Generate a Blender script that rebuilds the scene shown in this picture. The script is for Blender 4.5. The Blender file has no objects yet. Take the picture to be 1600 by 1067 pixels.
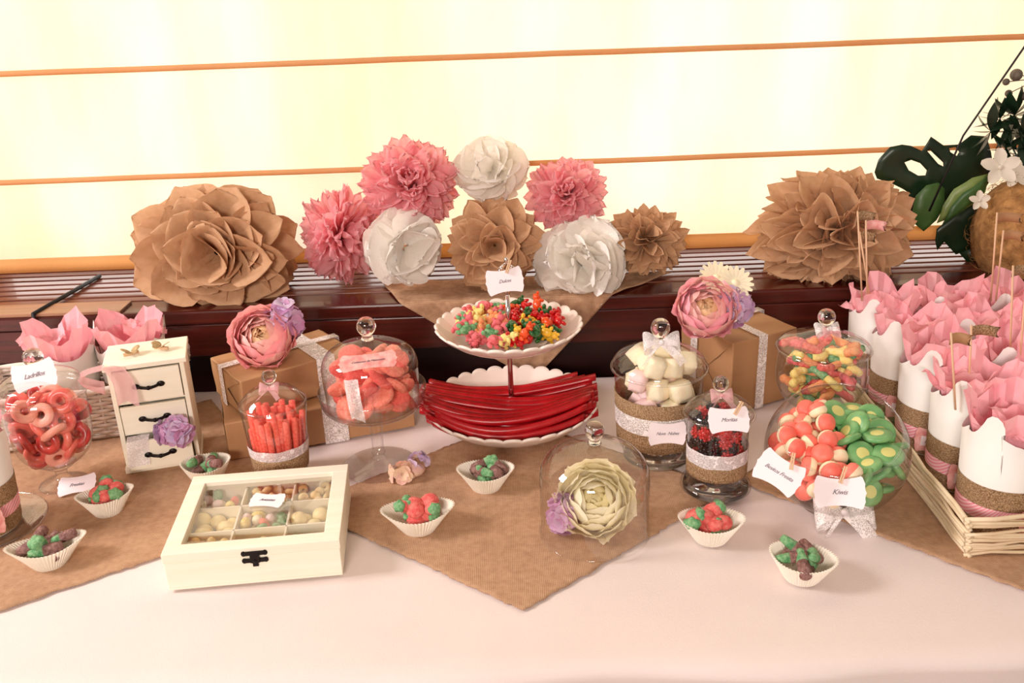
import bpy, bmesh, math, random
from mathutils import Matrix, Vector, noise
R = math.radians; PI = math.pi
rnd = random.Random(7)
COL = bpy.context.scene.collection
S = bpy.context.scene

# ------------------------------------------------------------------ camera, world, light, exposure
F_PX = 1450.0; CAM_H = 0.62; PITCH = R(22); ROLL = R(2.1)
cd = bpy.data.cameras.new('camera'); cam = bpy.data.objects.new('camera', cd); COL.objects.link(cam)
cd.sensor_width = 36; cd.lens = 36 * F_PX / 1600; cd.clip_start = 0.02
cam.matrix_world = Matrix.Translation((0, 0, CAM_H)) @ Matrix.Rotation(PI/2 - PITCH, 4, 'X') @ Matrix.Rotation(-ROLL, 4, 'Z')
S.camera = cam
w = bpy.data.worlds.new('world'); S.world = w; w.use_nodes = True
w.node_tree.nodes['Background'].inputs[0].default_value = (1.0, 0.80, 0.66, 1)
w.node_tree.nodes['Background'].inputs[1].default_value = 0.38
def area(name, loc, target, sx, sy, power, col):
    l = bpy.data.lights.new(name, 'AREA'); l.shape = 'RECTANGLE'; l.size = sx; l.size_y = sy; l.energy = power; l.color = col
    o = bpy.data.objects.new(name, l); COL.objects.link(o); o.location = loc
    o.rotation_euler = (Vector(target) - Vector(loc)).to_track_quat('-Z', 'Y').to_euler(); return o
area('daylight_window', (0.1, 2.5, 0.75), (0.1, 1.6, 0.55), 5.0, 2.2, 92, (1.0, 0.945, 0.90))      # the day outside the window with the blind
area('side_window', (-1.9, 0.75, 1.25), (0, 1.10, 0), 0.50, 0.6, 34, (1.0, 0.90, 0.88))      # window to the left
area('front_fill', (-0.5, -1.7, 1.15), (0, 1.45, 0.15), 0.7, 0.4, 50, (1.0, 0.86, 0.78))  # added fill from behind the camera, brightens the pompoms and bench
S.view_settings.view_transform = 'Standard'; S.view_settings.look = 'None'
S.view_settings.gamma = 1; S.view_settings.use_curve_mapping = False; S.view_settings.exposure = 0.0

# ------------------------------------------------------------------ pixel of the photograph -> point on a real plane
def ray(px, py):
    u = (px - 800) / F_PX; v = (533.5 - py) / F_PX
    m = cam.matrix_world.to_3x3()
    return m @ Vector((u, v, -1))
def P(px, py, z=0.0):
    d = ray(px, py); t = (z - CAM_H) / d.z; return Vector((d.x*t, d.y*t, z))
def PY(px, py, Y):
    d = ray(px, py); t = Y / d.y; return Vector((d.x*t, Y, CAM_H + d.z*t))

# ------------------------------------------------------------------ materials
def lin(c):
    return tuple(((v/255)/12.92 if v/255 <= 0.04045 else ((v/255 + 0.055)/1.055)**2.4) for v in c) + (1,)
def nt(name):
    m = bpy.data.materials.new(name); m.use_nodes = True; return m, m.node_tree, m.node_tree.nodes, m.node_tree.links
def mat(name, c, rough=0.6, c2=None, vs=20, bump=0, bs=200, metal=0, sss=0, spec=0.5, transl=0, trans=0, coat=0, vdet=3):
    m, t, N, L = nt(name); b = N['Principled BSDF']; out = N['Material Output']
    b.inputs['Base Color'].default_value = lin(c); b.inputs['Roughness'].default_value = rough; b.inputs['Metallic'].default_value = metal
    b.inputs['Specular IOR Level'].default_value = spec; b.inputs['Transmission Weight'].default_value = trans
    b.inputs['Coat Weight'].default_value = coat
    if sss:
        b.inputs['Subsurface Weight'].default_value = sss; b.inputs['Subsurface Radius'].default_value = (1, .4, .3); b.inputs['Subsurface Scale'].default_value = 0.006
    tc = N.new('ShaderNodeTexCoord'); colsock = None
    if c2:
        n = N.new('ShaderNodeTexNoise'); n.inputs['Scale'].default_value = vs; n.inputs['Detail'].default_value = vdet
        L.new(tc.outputs['Object'], n.inputs['Vector'])
        r = N.new('ShaderNodeValToRGB'); r.color_ramp.elements[0].position = .35; r.color_ramp.elements[1].position = .65
        r.color_ramp.elements[0].color = lin(c); r.color_ramp.elements[1].color = lin(c2)
        L.new(n.outputs['Fac'], r.inputs['Fac']); L.new(r.outputs['Color'], b.inputs['Base Color']); colsock = r.outputs['Color']
    if bump:
        n2 = N.new('ShaderNodeTexNoise'); n2.inputs['Scale'].default_value = bs; n2.inputs['Detail'].default_value = 2
        L.new(tc.outputs['Object'], n2.inputs['Vector'])
        bp = N.new('ShaderNodeBump'); bp.inputs['Strength'].default_value = bump; bp.inputs['Distance'].default_value = 0.002
        L.new(n2.outputs['Fac'], bp.inputs['Height']); L.new(bp.outputs['Normal'], b.inputs['Normal'])
    if transl:
        tr = N.new('ShaderNodeBsdfTranslucent'); mx = N.new('ShaderNodeMixShader'); mx.inputs[0].default_value = transl
        tr.inputs['Color'].default_value = lin(c)
        if colsock: L.new(colsock, tr.inputs['Color'])
        L.new(b.outputs[0], mx.inputs[1]); L.new(tr.outputs[0], mx.inputs[2]); L.new(mx.outputs[0], out.inputs['Surface'])
    return m
def burlap(name, c1, c2, scale):
    m, t, N, L = nt(name); b = N['Principled BSDF']; b.inputs['Roughness'].default_value = .95; b.inputs['Specular IOR Level'].default_value = .1
    tc = N.new('ShaderNodeTexCoord'); hs = []
    for d in ('X', 'Y', 'Z'):
        wv = N.new('ShaderNodeTexWave'); wv.bands_direction = d; wv.inputs['Scale'].default_value = scale; wv.inputs['Distortion'].default_value = 1.5
        wv.inputs['Detail'].default_value = 1; wv.inputs['Detail Scale'].default_value = .4
        L.new(tc.outputs['Object'], wv.inputs['Vector']); hs.append(wv.outputs['Fac'])
    a = N.new('ShaderNodeMath'); a.operation = 'ADD'; L.new(hs[0], a.inputs[0]); L.new(hs[1], a.inputs[1])
    a2 = N.new('ShaderNodeMath'); a2.operation = 'ADD'; L.new(a.outputs[0], a2.inputs[0]); L.new(hs[2], a2.inputs[1])
    d = N.new('ShaderNodeMath'); d.operation = 'DIVIDE'; d.inputs[1].default_value = 3; L.new(a2.outputs[0], d.inputs[0])
    n = N.new('ShaderNodeTexNoise'); n.inputs['Scale'].default_value = 120; n.inputs['Detail'].default_value = 4; L.new(tc.outputs['Object'], n.inputs['Vector'])
    m2 = N.new('ShaderNodeMix'); m2.inputs[0].default_value = .5; L.new(d.outputs[0], m2.inputs[2]); L.new(n.outputs['Fac'], m2.inputs[3])
    r = N.new('ShaderNodeValToRGB'); r.color_ramp.elements[0].position = .3; r.color_ramp.elements[1].position = .7
    r.color_ramp.elements[0].color = lin(c1); r.color_ramp.elements[1].color = lin(c2)
    L.new(m2.outputs[0], r.inputs['Fac']); L.new(r.outputs['Color'], b.inputs['Base Color'])
    bp = N.new('ShaderNodeBump'); bp.inputs['Strength'].default_value = .6; bp.inputs['Distance'].default_value = .001
    L.new(d.outputs[0], bp.inputs['Height']); L.new(bp.outputs['Normal'], b.inputs['Normal'])
    return m
def thin_glass(name, tint=(1, 1, 1), edge=(.50, .46, .45), rough=0.02):
    m, t, N, L = nt(name); N.remove(N['Principled BSDF']); out = N['Material Output']
    lw = N.new('ShaderNodeLayerWeight'); lw.inputs['Blend'].default_value = .5
    mc = N.new('ShaderNodeMix'); mc.data_type = 'RGBA'
    pw = N.new('ShaderNodeMath'); pw.operation = 'POWER'; pw.inputs[1].default_value = 3.2; L.new(lw.outputs['Facing'], pw.inputs[0])
    L.new(pw.outputs[0], mc.inputs[0]); mc.inputs[6].default_value = tint + (1,); mc.inputs[7].default_value = edge + (1,)
    tr = N.new('ShaderNodeBsdfTransparent'); L.new(mc.outputs[2], tr.inputs['Color'])
    gl = N.new('ShaderNodeBsdfGlossy'); gl.inputs['Roughness'].default_value = rough; gl.inputs['Color'].default_value = (1, 1, 1, 1)
    p5 = N.new('ShaderNodeMath'); p5.operation = 'POWER'; p5.inputs[1].default_value = 4.5; L.new(lw.outputs['Facing'], p5.inputs[0])
    fr = N.new('ShaderNodeMath'); fr.operation = 'MULTIPLY_ADD'; fr.inputs[1].default_value = .75; fr.inputs[2].default_value = .075; L.new(p5.outputs[0], fr.inputs[0])
    mx = N.new('ShaderNodeMixShader'); L.new(fr.outputs[0], mx.inputs[0]); L.new(tr.outputs[0], mx.inputs[1]); L.new(gl.outputs[0], mx.inputs[2])
    L.new(mx.outputs[0], out.inputs['Surface']); return m
def lace_mat(name, scale=620, c=(245, 238, 238), thr=.10, solid=False):
    m, t, N, L = nt(name); b = N['Principled BSDF']; out = N['Material Output']
    b.inputs['Base Color'].default_value = lin(c); b.inputs['Roughness'].default_value = .85
    tc = N.new('ShaderNodeTexCoord'); v = N.new('ShaderNodeTexVoronoi'); v.feature = 'DISTANCE_TO_EDGE'; v.inputs['Scale'].default_value = scale
    nz = N.new('ShaderNodeTexNoise'); nz.inputs['Scale'].default_value = scale*.35; L.new(tc.outputs['Object'], nz.inputs['Vector'])
    ad = N.new('ShaderNodeMix'); ad.data_type = 'VECTOR'; ad.inputs[0].default_value = .015; L.new(tc.outputs['Object'], ad.inputs[4]); L.new(nz.outputs['Color'], ad.inputs[5])
    L.new(ad.outputs[1], v.inputs['Vector'])
    big = N.new('ShaderNodeTexNoise'); big.inputs['Scale'].default_value = scale*.22; L.new(tc.outputs['Object'], big.inputs['Vector'])
    gt = N.new('ShaderNodeMath'); gt.operation = 'GREATER_THAN'; gt.inputs[1].default_value = thr; L.new(v.outputs['Distance'], gt.inputs[0])
    g2 = N.new('ShaderNodeMath'); g2.operation = 'GREATER_THAN'; g2.inputs[1].default_value = .40; L.new(big.outputs['Fac'], g2.inputs[0])
    mu = N.new('ShaderNodeMath'); mu.operation = 'MULTIPLY'; L.new(gt.outputs[0], mu.inputs[0]); L.new(g2.outputs[0], mu.inputs[1])
    m3 = N.new('ShaderNodeMath'); m3.operation = 'MULTIPLY'; m3.inputs[1].default_value = .62; L.new(mu.outputs[0], m3.inputs[0])
    tr = N.new('ShaderNodeBsdfTransparent'); mx = N.new('ShaderNodeMixShader')
    L.new(m3.outputs[0], mx.inputs[0]); L.new(b.outputs[0], mx.inputs[1]); L.new(tr.outputs[0], mx.inputs[2]); L.new(mx.outputs[0], out.inputs['Surface'])
    return m
def stripes(name, c1, c2, scale):
    m, t, N, L = nt(name); b = N['Principled BSDF']; b.inputs['Roughness'].default_value = .7
    tc = N.new('ShaderNodeTexCoord'); wv = N.new('ShaderNodeTexWave'); wv.bands_direction = 'DIAGONAL'; wv.inputs['Scale'].default_value = scale
    L.new(tc.outputs['Object'], wv.inputs['Vector']); r = N.new('ShaderNodeValToRGB')
    r.color_ramp.elements[0].position = .4; r.color_ramp.elements[1].position = .6
    r.color_ramp.elements[0].color = lin(c1); r.color_ramp.elements[1].color = lin(c2)
    L.new(wv.outputs['Fac'], r.inputs['Fac']); L.new(r.outputs['Color'], b.inputs['Base Color']); return m
def wood(name, c1, c2, rough, sx=2, sy=40, sz=40, coat=0, bump=.1):
    m, t, N, L = nt(name); b = N['Principled BSDF']; b.inputs['Roughness'].default_value = rough; b.inputs['Coat Weight'].default_value = coat
    tc = N.new('ShaderNodeTexCoord'); mp = N.new('ShaderNodeMapping'); mp.inputs['Scale'].default_value = (sx, sy, sz)
    L.new(tc.outputs['Object'], mp.inputs['Vector']); n = N.new('ShaderNodeTexNoise'); n.inputs['Scale'].default_value = 3; n.inputs['Detail'].default_value = 5
    L.new(mp.outputs[0], n.inputs['Vector']); r = N.new('ShaderNodeValToRGB'); r.color_ramp.elements[0].position = .3; r.color_ramp.elements[1].position = .7
    r.color_ramp.elements[0].color = lin(c1); r.color_ramp.elements[1].color = lin(c2)
    L.new(n.outputs['Fac'], r.inputs['Fac']); L.new(r.outputs['Color'], b.inputs['Base Color'])
    bp = N.new('ShaderNodeBump'); bp.inputs['Strength'].default_value = bump; bp.inputs['Distance'].default_value = .001
    L.new(n.outputs['Fac'], bp.inputs['Height']); L.new(bp.outputs['Normal'], b.inputs['Normal']); return m
def cloth_back(name, c, c2, tr_w):
    m, t, N, L = nt(name); N.remove(N['Principled BSDF']); out = N['Material Output']
    tc = N.new('ShaderNodeTexCoord'); mp = N.new('ShaderNodeMapping'); mp.inputs['Scale'].default_value = (3.0, 3.0, .8)
    L.new(tc.outputs['Object'], mp.inputs['Vector']); n = N.new('ShaderNodeTexNoise'); n.inputs['Scale'].default_value = 2.2; n.inputs['Detail'].default_value = 6
    L.new(mp.outputs[0], n.inputs['Vector']); r = N.new('ShaderNodeValToRGB'); r.color_ramp.elements[0].position = .32; r.color_ramp.elements[1].position = .68
    r.color_ramp.elements[0].color = lin(c); r.color_ramp.elements[1].color = lin(c2); L.new(n.outputs['Fac'], r.inputs['Fac'])
    wv = N.new('ShaderNodeTexNoise'); wv.inputs['Scale'].default_value = 500; L.new(tc.outputs['Object'], wv.inputs['Vector'])
    mm = N.new('ShaderNodeMix'); mm.data_type = 'RGBA'; mm.blend_type = 'MULTIPLY'; mm.inputs[0].default_value = .12
    L.new(r.outputs[0], mm.inputs[6]); L.new(wv.outputs['Fac'], mm.inputs[7])
    d = N.new('ShaderNodeBsdfDiffuse'); tr = N.new('ShaderNodeBsdfTranslucent'); mx = N.new('ShaderNodeMixShader'); mx.inputs[0].default_value = tr_w
    L.new(mm.outputs[2], d.inputs['Color']); L.new(mm.outputs[2], tr.inputs['Color'])
    L.new(d.outputs[0], mx.inputs[1]); L.new(tr.outputs[0], mx.inputs[2]); L.new(mx.outputs[0], out.inputs['Surface']); return m

M = {}
M['blind'] = cloth_back('blind_fabric', (254, 231, 192), (255, 244, 220), .8)
M['blind_hem'] = cloth_back('blind_hem_fabric', (246, 200, 140), (250, 208, 150), .55)  # orange of daylight through doubled cloth, put into the hem colour
M['blind_rod'] = cloth_back('blind_rod_pocket', (238, 190, 140), (242, 198, 148), .5)  # same backlit orange, put into the pocket colour
M['mahogany'] = wood('mahogany', (58, 14, 10), (84, 24, 16), .25, coat=.3)
M['dark_wood'] = wood('dark_wood', (34, 10, 8), (50, 16, 12), .4)
M['slat'] = wood('slat_wood', (92, 44, 30), (128, 70, 50), .3, coat=.3)
M['tan_wood'] = wood('tan_wood', (150, 106, 80), (172, 126, 96), .35, coat=.2)
M['black'] = mat('black_gap', (14, 10, 12), .6)
M['metal'] = mat('window_frame_paint', (190, 180, 170), .4)
M['glasspane'] = thin_glass('window_glass')
M['wall'] = mat('wall_paint', (214, 196, 176), .9, (208, 188, 168), 8)
M['floor'] = wood('floor_wood', (96, 66, 44), (120, 84, 58), .5)
M['tablecloth'] = mat('tablecloth', (233, 219, 215), .7, (237, 224, 220), 6, bump=.15, bs=900, spec=.3)
M['burlap'] = burlap('burlap', (156, 118, 90), (204, 166, 134), 150)
M['burlap_band'] = mat('burlap_band', (128, 100, 72), .95, (192, 160, 124), 700, bump=.8, bs=800, spec=.1, vdet=1)
M['kraft'] = mat('kraft_paper', (172, 128, 88), .62, (184, 140, 98), 12, bump=.12, bs=300)
M['kraft_tissue'] = mat('kraft_tissue', (208, 164, 124), .8, (218, 176, 138), 10, bump=.2, bs=160, transl=.22, spec=.2)
M['pink_tissue'] = mat('pink_tissue', (255, 192, 198), .8, (255, 206, 210), 14, bump=.2, bs=160, transl=.6, spec=.2)
M['white_tissue'] = mat('white_tissue', (255, 252, 246), .8, (250, 246, 238), 14, bump=.2, bs=140, transl=.5, spec=.2)
M['doily'] = lace_mat('doily', 300, (252, 248, 242), .16)
M['pink_sheet'] = mat('pink_sheet', (255, 184, 196), .6, (255, 200, 208), 30, bump=.35, bs=60, transl=.3, spec=.4)
M['glass'] = thin_glass('jar_glass')
M['glass2'] = thin_glass('fine_glass', (1, 1, 1), (.40, .36, .36))
m_, t_, N_, L_ = nt('solid_glass'); b_ = N_['Principled BSDF']; b_.inputs['Transmission Weight'].default_value = 1; b_.inputs['Roughness'].default_value = .02; b_.inputs['IOR'].default_value = 1.45
M['solid'] = m_
M['lace'] = lace_mat('lace'); M['lace_big'] = lace_mat('lace_big', 420, (244, 238, 236), .12)
M['white_paint'] = wood('white_paint', (250, 244, 226), (244, 236, 214), .5, 1.5, 30, 30, bump=.15)
M['ceramic'] = mat('ceramic', (250, 236, 226), .22, coat=.3)
M['card'] = mat('card', (250, 240, 244), .7)
M['paper_white'] = mat('paper_white', (246, 242, 230), .7)
M['liner'] = mat('liner_paper', (255, 250, 238), .8, transl=.2)
M['cup_white'] = mat('cup_card', (252, 250, 246), .6)
M['pink_stripe'] = stripes('pink_stripe', (244, 150, 168), (250, 206, 212), 140)
M['tagpink'] = mat('floral_label', (244, 192, 184), .7, (222, 140, 136), 90)
M['ink'] = mat('ink', (104, 96, 108), .7)
M['bronze'] = mat('dark_bronze', (28, 20, 18), .35, metal=.6)
M['chrome'] = mat('chrome', (226, 216, 216), .12, metal=1)
M['stick'] = mat('bamboo', (226, 186, 150), .6)
M['peg'] = mat('peg_wood', (222, 184, 146), .6)
M['butterfly'] = mat('butterfly_wood', (196, 168, 122), .6, (160, 128, 84), 200)
M['willow'] = mat('willow', (240, 222, 190), .5, (222, 200, 164), 20)
M['white_wicker'] = mat('white_wicker', (240, 230, 220), .5, (222, 210, 200), 60)
M['organza'] = mat('organza', (252, 204, 208), .5, transl=.4)
t_ = M['organza'].node_tree; o_ = t_.nodes['Material Output']; mx_ = t_.nodes.new('ShaderNodeMixShader'); tr_ = t_.nodes.new('ShaderNodeBsdfTransparent'); mx_.inputs[0].default_value = .35
t_.links.new(o_.inputs['Surface'].links[0].from_socket, mx_.inputs[1]); t_.links.new(tr_.outputs[0], mx_.inputs[2]); t_.links.new(mx_.outputs[0], o_.inputs['Surface'])
def candy(name, c, c2=None, sugar=False, rough=.3, sss=.3):
    return mat(name, c, .75 if sugar else rough, c2, 260 if sugar else 60, bump=.7 if sugar else 0, bs=700, sss=sss, spec=.6)
M['red_sugar'] = candy('red_sugar', (222, 82, 80), (238, 132, 122), True)
M['green_sugar'] = candy('green_sugar', (84, 152, 96), (142, 188, 138), True)
M['brown_sugar'] = candy('brown_sugar', (112, 70, 64), (158, 120, 112), True)
M['pink_sugar'] = candy('pink_sugar', (226, 96, 108), (238, 130, 132), True)
M['yellow_sugar'] = candy('yellow_sugar', (246, 216, 120), (252, 232, 156), True)
M['orange_sugar'] = candy('orange_sugar', (246, 150, 100), (250, 178, 120), True)
M['ring'] = candy('ring_gummy', (236, 96, 88), (246, 132, 116), False, .3)
M['ring_pale'] = candy('ring_pale', (246, 158, 138), (248, 176, 156), False, .4)
M['ring_dark'] = candy('ring_dark', (176, 40, 40), (206, 66, 60), False, .3)
M['stick_candy'] = candy('stick_candy', (242, 74, 62), (252, 120, 98), True)
M['slice'] = candy('slice_gummy', (244, 122, 104), (250, 156, 132), True)
M['slice_dark'] = candy('slice_dark', (230, 84, 78), (244, 112, 98), True)
M['licorice'] = candy('licorice', (168, 8, 20), (190, 18, 30), False, .32, .1)
M['gum_red'] = candy('gum_red', (196, 20, 22), None, False, .12, .4); M['gum_green'] = candy('gum_green', (40, 96, 44), None, False, .12, .4)
M['gum_yellow'] = candy('gum_yellow', (238, 186, 50), None, False, .12, .4); M['gum_orange'] = candy('gum_orange', (232, 84, 34), None, False, .12, .4)
M['marsh_cream'] = candy('marsh_cream', (255, 242, 210), None, False, .8); M['marsh_pink'] = candy('marsh_pink', (255, 222, 222), None, False, .8)
M['marsh_peach'] = candy('marsh_peach', (252, 220, 196), None, False, .8)
M['berry_black'] = candy('berry_black', (26, 12, 20), None, False, .25, .05); M['berry_red'] = candy('berry_red', (170, 22, 30), (200, 44, 46), False, .3)
M['kiss_pink'] = candy('kiss_pink', (250, 116, 100), (252, 134, 116), False, .5); M['kiss_cream'] = candy('kiss_cream', (255, 234, 200), None, False, .5)
M['kiwi'] = candy('kiwi_green', (96, 158, 96), (128, 182, 118), False, .4); M['kiwi_cream'] = candy('kiwi_cream', (216, 214, 134), None, False, .5)
M['ball'] = candy('cream_ball', (240, 220, 158), (246, 228, 172), False, .4); M['cereal'] = candy('cereal', (244, 218, 160), (236, 206, 146), False, .6)
M['pet_pink'] = mat('petal_pink', (255, 170, 176), .6, (255, 198, 198), 40, transl=.2); M['pet_light'] = mat('petal_light', (254, 196, 192), .6, (255, 216, 206), 40, transl=.2)
M['pet_peach'] = mat('petal_peach', (252, 220, 170), .6, (252, 204, 164), 60, transl=.2)
M['pet_hot'] = mat('petal_hot', (255, 172, 192), .6, (255, 208, 214), 40, transl=.2)
M['pet_cream'] = mat('petal_cream', (255, 250, 230), .6, (255, 247, 214), 40, transl=.3); M['pet_yellow'] = mat('petal_yellow', (255, 245, 200), .6, transl=.3)
M['lilac'] = mat('lilac', (212, 172, 212), .6, (224, 190, 222), 60, transl=.2); M['mauve'] = mat('mauve', (200, 142, 188), .6, (214, 166, 202), 60, transl=.2)
M['pale_lilac'] = mat('pale_lilac', (226, 208, 234), .6, (212, 190, 226), 60, transl=.2); M['cream_pink'] = mat('cream_pink', (250, 226, 190), .6, (246, 198, 186), 60, transl=.2)
M['leaf_dark'] = mat('leaf_dark', (20, 40, 24), .35, (28, 52, 30), 10); M['leaf_green'] = mat('leaf_green', (52, 92, 44), .4, (84, 122, 62), 12, transl=.1)
M['leaf_lime'] = mat('leaf_lime', (150, 170, 96), .4, (70, 100, 50), 14)
M['orchid'] = mat('orchid', (236, 230, 214), .6, transl=.2); M['bud'] = mat('bud', (80, 74, 64), .6, (110, 100, 86), 60)
M['coco'] = mat('coconut_fibre', (186, 138, 84), .95, (140, 98, 54), 60, bump=1, bs=160)

# ------------------------------------------------------------------ mesh building
class MB:
    def __init__(s): s.v = []; s.f = []; s.m = []
    def add(s, vs, fs, mi=0, T=None):
        o = len(s.v)
        s.v += [tuple(T @ Vector(v)) for v in vs] if T else [tuple(v) for v in vs]
        s.f += [tuple(i + o for i in f) for f in fs]; s.m += [mi]*len(fs); return s
    def box(s, c, d, mi=0, T=None):
        x, y, z = c; a, b, e = d[0]/2, d[1]/2, d[2]/2
        vs = [(x+i*a, y+j*b, z+k*e) for i in (-1, 1) for j in (-1, 1) for k in (-1, 1)]
        return s.add(vs, [(0,1,3,2), (4,6,7,5), (0,4,5,1), (2,3,7,6), (0,2,6,4), (1,5,7,3)], mi, T)
    def lathe(s, prof, n=40, mi=0, T=None, closed=False):
        vs = []; fs = []; k = len(prof)
        for i in range(n):
            a = 2*PI*i/n
            for r, z in prof: vs.append((r*math.cos(a), r*math.sin(a), z))
        rng = k if closed else k-1
        for i in range(n):
            j = (i+1) % n
            for q in range(rng):
                q2 = (q+1) % k
                fs.append((i*k+q, j*k+q, j*k+q2, i*k+q2))
        return s.add(vs, fs, mi, T)
    def tube(s, pts, r, n=8, mi=0, T=None, cap=True, flat=1.0):
        pts = [Vector(p) for p in pts]; vs = []; fs = []; up = Vector((0, 0, 1)); k = len(pts)
        for i, p in enumerate(pts):
            t = (pts[min(i+1, k-1)] - pts[max(i-1, 0)]).normalized()
            a = t.cross(up)
            if a.length < 1e-3: a = t.cross(Vector((1, 0, 0)))
            a.normalize(); b = t.cross(a); rr = r[i] if hasattr(r, '__len__') else r
            for j in range(n):
                an = 2*PI*j/n; vs.append(p + a*math.cos(an)*rr + b*math.sin(an)*rr*flat)
        for i in range(k-1):
            for j in range(n):
                fs.append((i*n+j, i*n+(j+1) % n, (i+1)*n+(j+1) % n, (i+1)*n+j))
        if cap: fs += [tuple(reversed(range(n))), tuple((k-1)*n+j for j in range(n))]
        return s.add(vs, fs, mi, T)
    def ell(s, c, r, nu=12, nv=8, mi=0, T=None, fn=None):
        vs = []; fs = []
        if not hasattr(r, '__len__'): r = (r, r, r)
        for i in range(nv+1):
            ph = PI*i/nv
            for j in range(nu):
                th = 2*PI*j/nu; d = (math.sin(ph)*math.cos(th), math.sin(ph)*math.sin(th), math.cos(ph))
                k = fn(d) if fn else 1
                vs.append((c[0]+d[0]*r[0]*k, c[1]+d[1]*r[1]*k, c[2]+d[2]*r[2]*k))
        for i in range(nv):
            for j in range(nu): fs.append((i*nu+j, (i+1)*nu+j, (i+1)*nu+(j+1) % nu, i*nu+(j+1) % nu))
        return s.add(vs, fs, mi, T)
    def grid(s, fn, nu, nv, mi=0, T=None, wrap=False):
        vs = [fn(i/(nu if wrap else nu-1), j/(nv-1)) for i in range(nu) for j in range(nv)]; fs = []
        for i in range(nu if wrap else nu-1):
            for j in range(nv-1):
                a = (i+1) % nu; fs.append((i*nv+j, a*nv+j, a*nv+j+1, i*nv+j+1))
        return s.add(vs, fs, mi, T)
    def poly(s, pts, th, mi=0, T=None):
        n = len(pts); vs = [(x, y, 0) for x, y in pts] + [(x, y, -th) for x, y in pts]
        fs = [tuple(range(n)), tuple(reversed(range(n, 2*n)))] + [(i, i+n, (i+1) % n+n, (i+1) % n) for i in range(n)]
        return s.add(vs, fs, mi, T)
    def mesh(s, name, mats, smooth=True):
        me = bpy.data.meshes.new(name); me.from_pydata(s.v, [], s.f)
        for m in (mats if isinstance(mats, (list, tuple)) else [mats]): me.materials.append(M[m])
        me.polygons.foreach_set('material_index', s.m)
        me.polygons.foreach_set('use_smooth', [smooth]*len(s.f)); me.update(); return me
    def build(s, name, mats, parent=None, loc=None, rot=None, smooth=True, bevel=0, solid=0, sub=0, auto=False):
        o = put(name, s.mesh(name, mats, smooth), parent, loc, rot)
        if solid: md = o.modifiers.new('thickness', 'SOLIDIFY'); md.thickness = solid; md.offset = 0
        if sub: md = o.modifiers.new('smooth', 'SUBSURF'); md.levels = md.render_levels = sub
        if bevel: md = o.modifiers.new('bevel', 'BEVEL'); md.width = bevel; md.segments = 2; md.limit_method = 'ANGLE'
        if auto:
            for e in o.data.edges: pass
            try: o.data.set_sharp_from_angle(angle=R(35))
            except Exception: pass
        return o
def put(name, me, parent=None, loc=None, rot=None, mw=None):
    o = bpy.data.objects.new(name, me); COL.objects.link(o)
    if parent: o.parent = parent
    if mw is not None: o.matrix_local = mw
    else:
        if loc is not None: o.location = loc
        if rot is not None: o.rotation_euler = rot
    return o
def tag(o, label=None, cat=None, group=None, kind=None):
    if label: o['label'] = label
    if cat: o['category'] = cat
    if group: o['group'] = group
    if kind: o['kind'] = kind
    return o
def thing(name, label, cat, loc=(0, 0, 0), rot=(0, 0, 0), group=None, mw=None):
    o = put(name, None, None, loc, rot, mw); o.empty_display_size = .02; return tag(o, label, cat, group)
def struct(mb, name, mats, parent=None, **k):
    o = mb.build(name, mats, parent, **k)
    if not parent: o['kind'] = 'structure'
    return o
def align(z, x=(1, 0, 0), loc=(0, 0, 0), roll=0, s=1):
    z = Vector(z).normalized(); x = Vector(x); x = (x - z*x.dot(z)).normalized(); y = z.cross(x)
    return Matrix.Translation(loc) @ Matrix((x, y, z)).transposed().to_4x4() @ Matrix.Rotation(roll, 4, 'Z') @ Matrix.Diagonal((s, s, s, 1) if not hasattr(s, '__len__') else tuple(s)+(1,))
def rrot(): return (rnd.uniform(0, 6.28), rnd.uniform(0, 6.28), rnd.uniform(0, 6.28))
def nz(x, y, z=0): return noise.noise(Vector((x, y, z)))
def text(body, size, mat_, parent, loc=(0, 0, .0004), rot=(0, 0, 0), name='lettering', shear=.45, width=1):
    c = bpy.data.curves.new('lettering', 'FONT'); c.body = body; c.size = size*.78; c.align_x = 'CENTER'; c.align_y = 'CENTER'; c.shear = shear
    c.space_character = .92; c.extrude = .0001; c.resolution_u = 2; c.offset = 0
    o = bpy.data.objects.new('tmp', c); COL.objects.link(o); dg = bpy.context.evaluated_depsgraph_get()
    me = bpy.data.meshes.new_from_object(o.evaluated_get(dg)); bpy.data.objects.remove(o)
    me.materials.clear(); me.materials.append(M[mat_])
    return put(name, me, parent, loc, rot)

# ------------------------------------------------------------------ the setting
TF, TB = .700, 1.370       # front and back edge of the table
SZ, SF = .130, 1.390       # top and front of the window bench
struct(MB().box((0, 1.2, -.76), (5, 5, .02)), 'floor', 'floor', smooth=False)
wb = MB().box((0, 1.74, -.32), (5, .14, .90)); wb.box((0, 1.74, 1.75), (5, .14, .7)); wb.box((-2.2, 1.74, .75), (.6, .14, 1.3)); wb.box((2.2, 1.74, .75), (.6, .14, 1.3))
struct(wb, 'wall_back', 'wall', smooth=False)
wn = put('window_1', None); wn['kind'] = 'structure'
wf = MB()
for x in (-1.9, -.98, -.295, .98, 1.9): wf.box((x, 1.69, .75), (.055, .04, 1.3))
wf.box((0, 1.69, 1.38), (3.8, .05, .05)); wf.box((0, 1.69, .135), (3.8, .05, .03))
wf.build('window_frame', 'metal', wn, smooth=False, bevel=.003)
for a, b in ((-1.87, -1.01), (-.95, -.325), (-.265, .95), (1.01, 1.87)):
    MB().box(((a+b)/2, 1.69, .75), (b-a, .005, 1.22)).build('pane', 'glasspane', wn, smooth=False)
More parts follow.
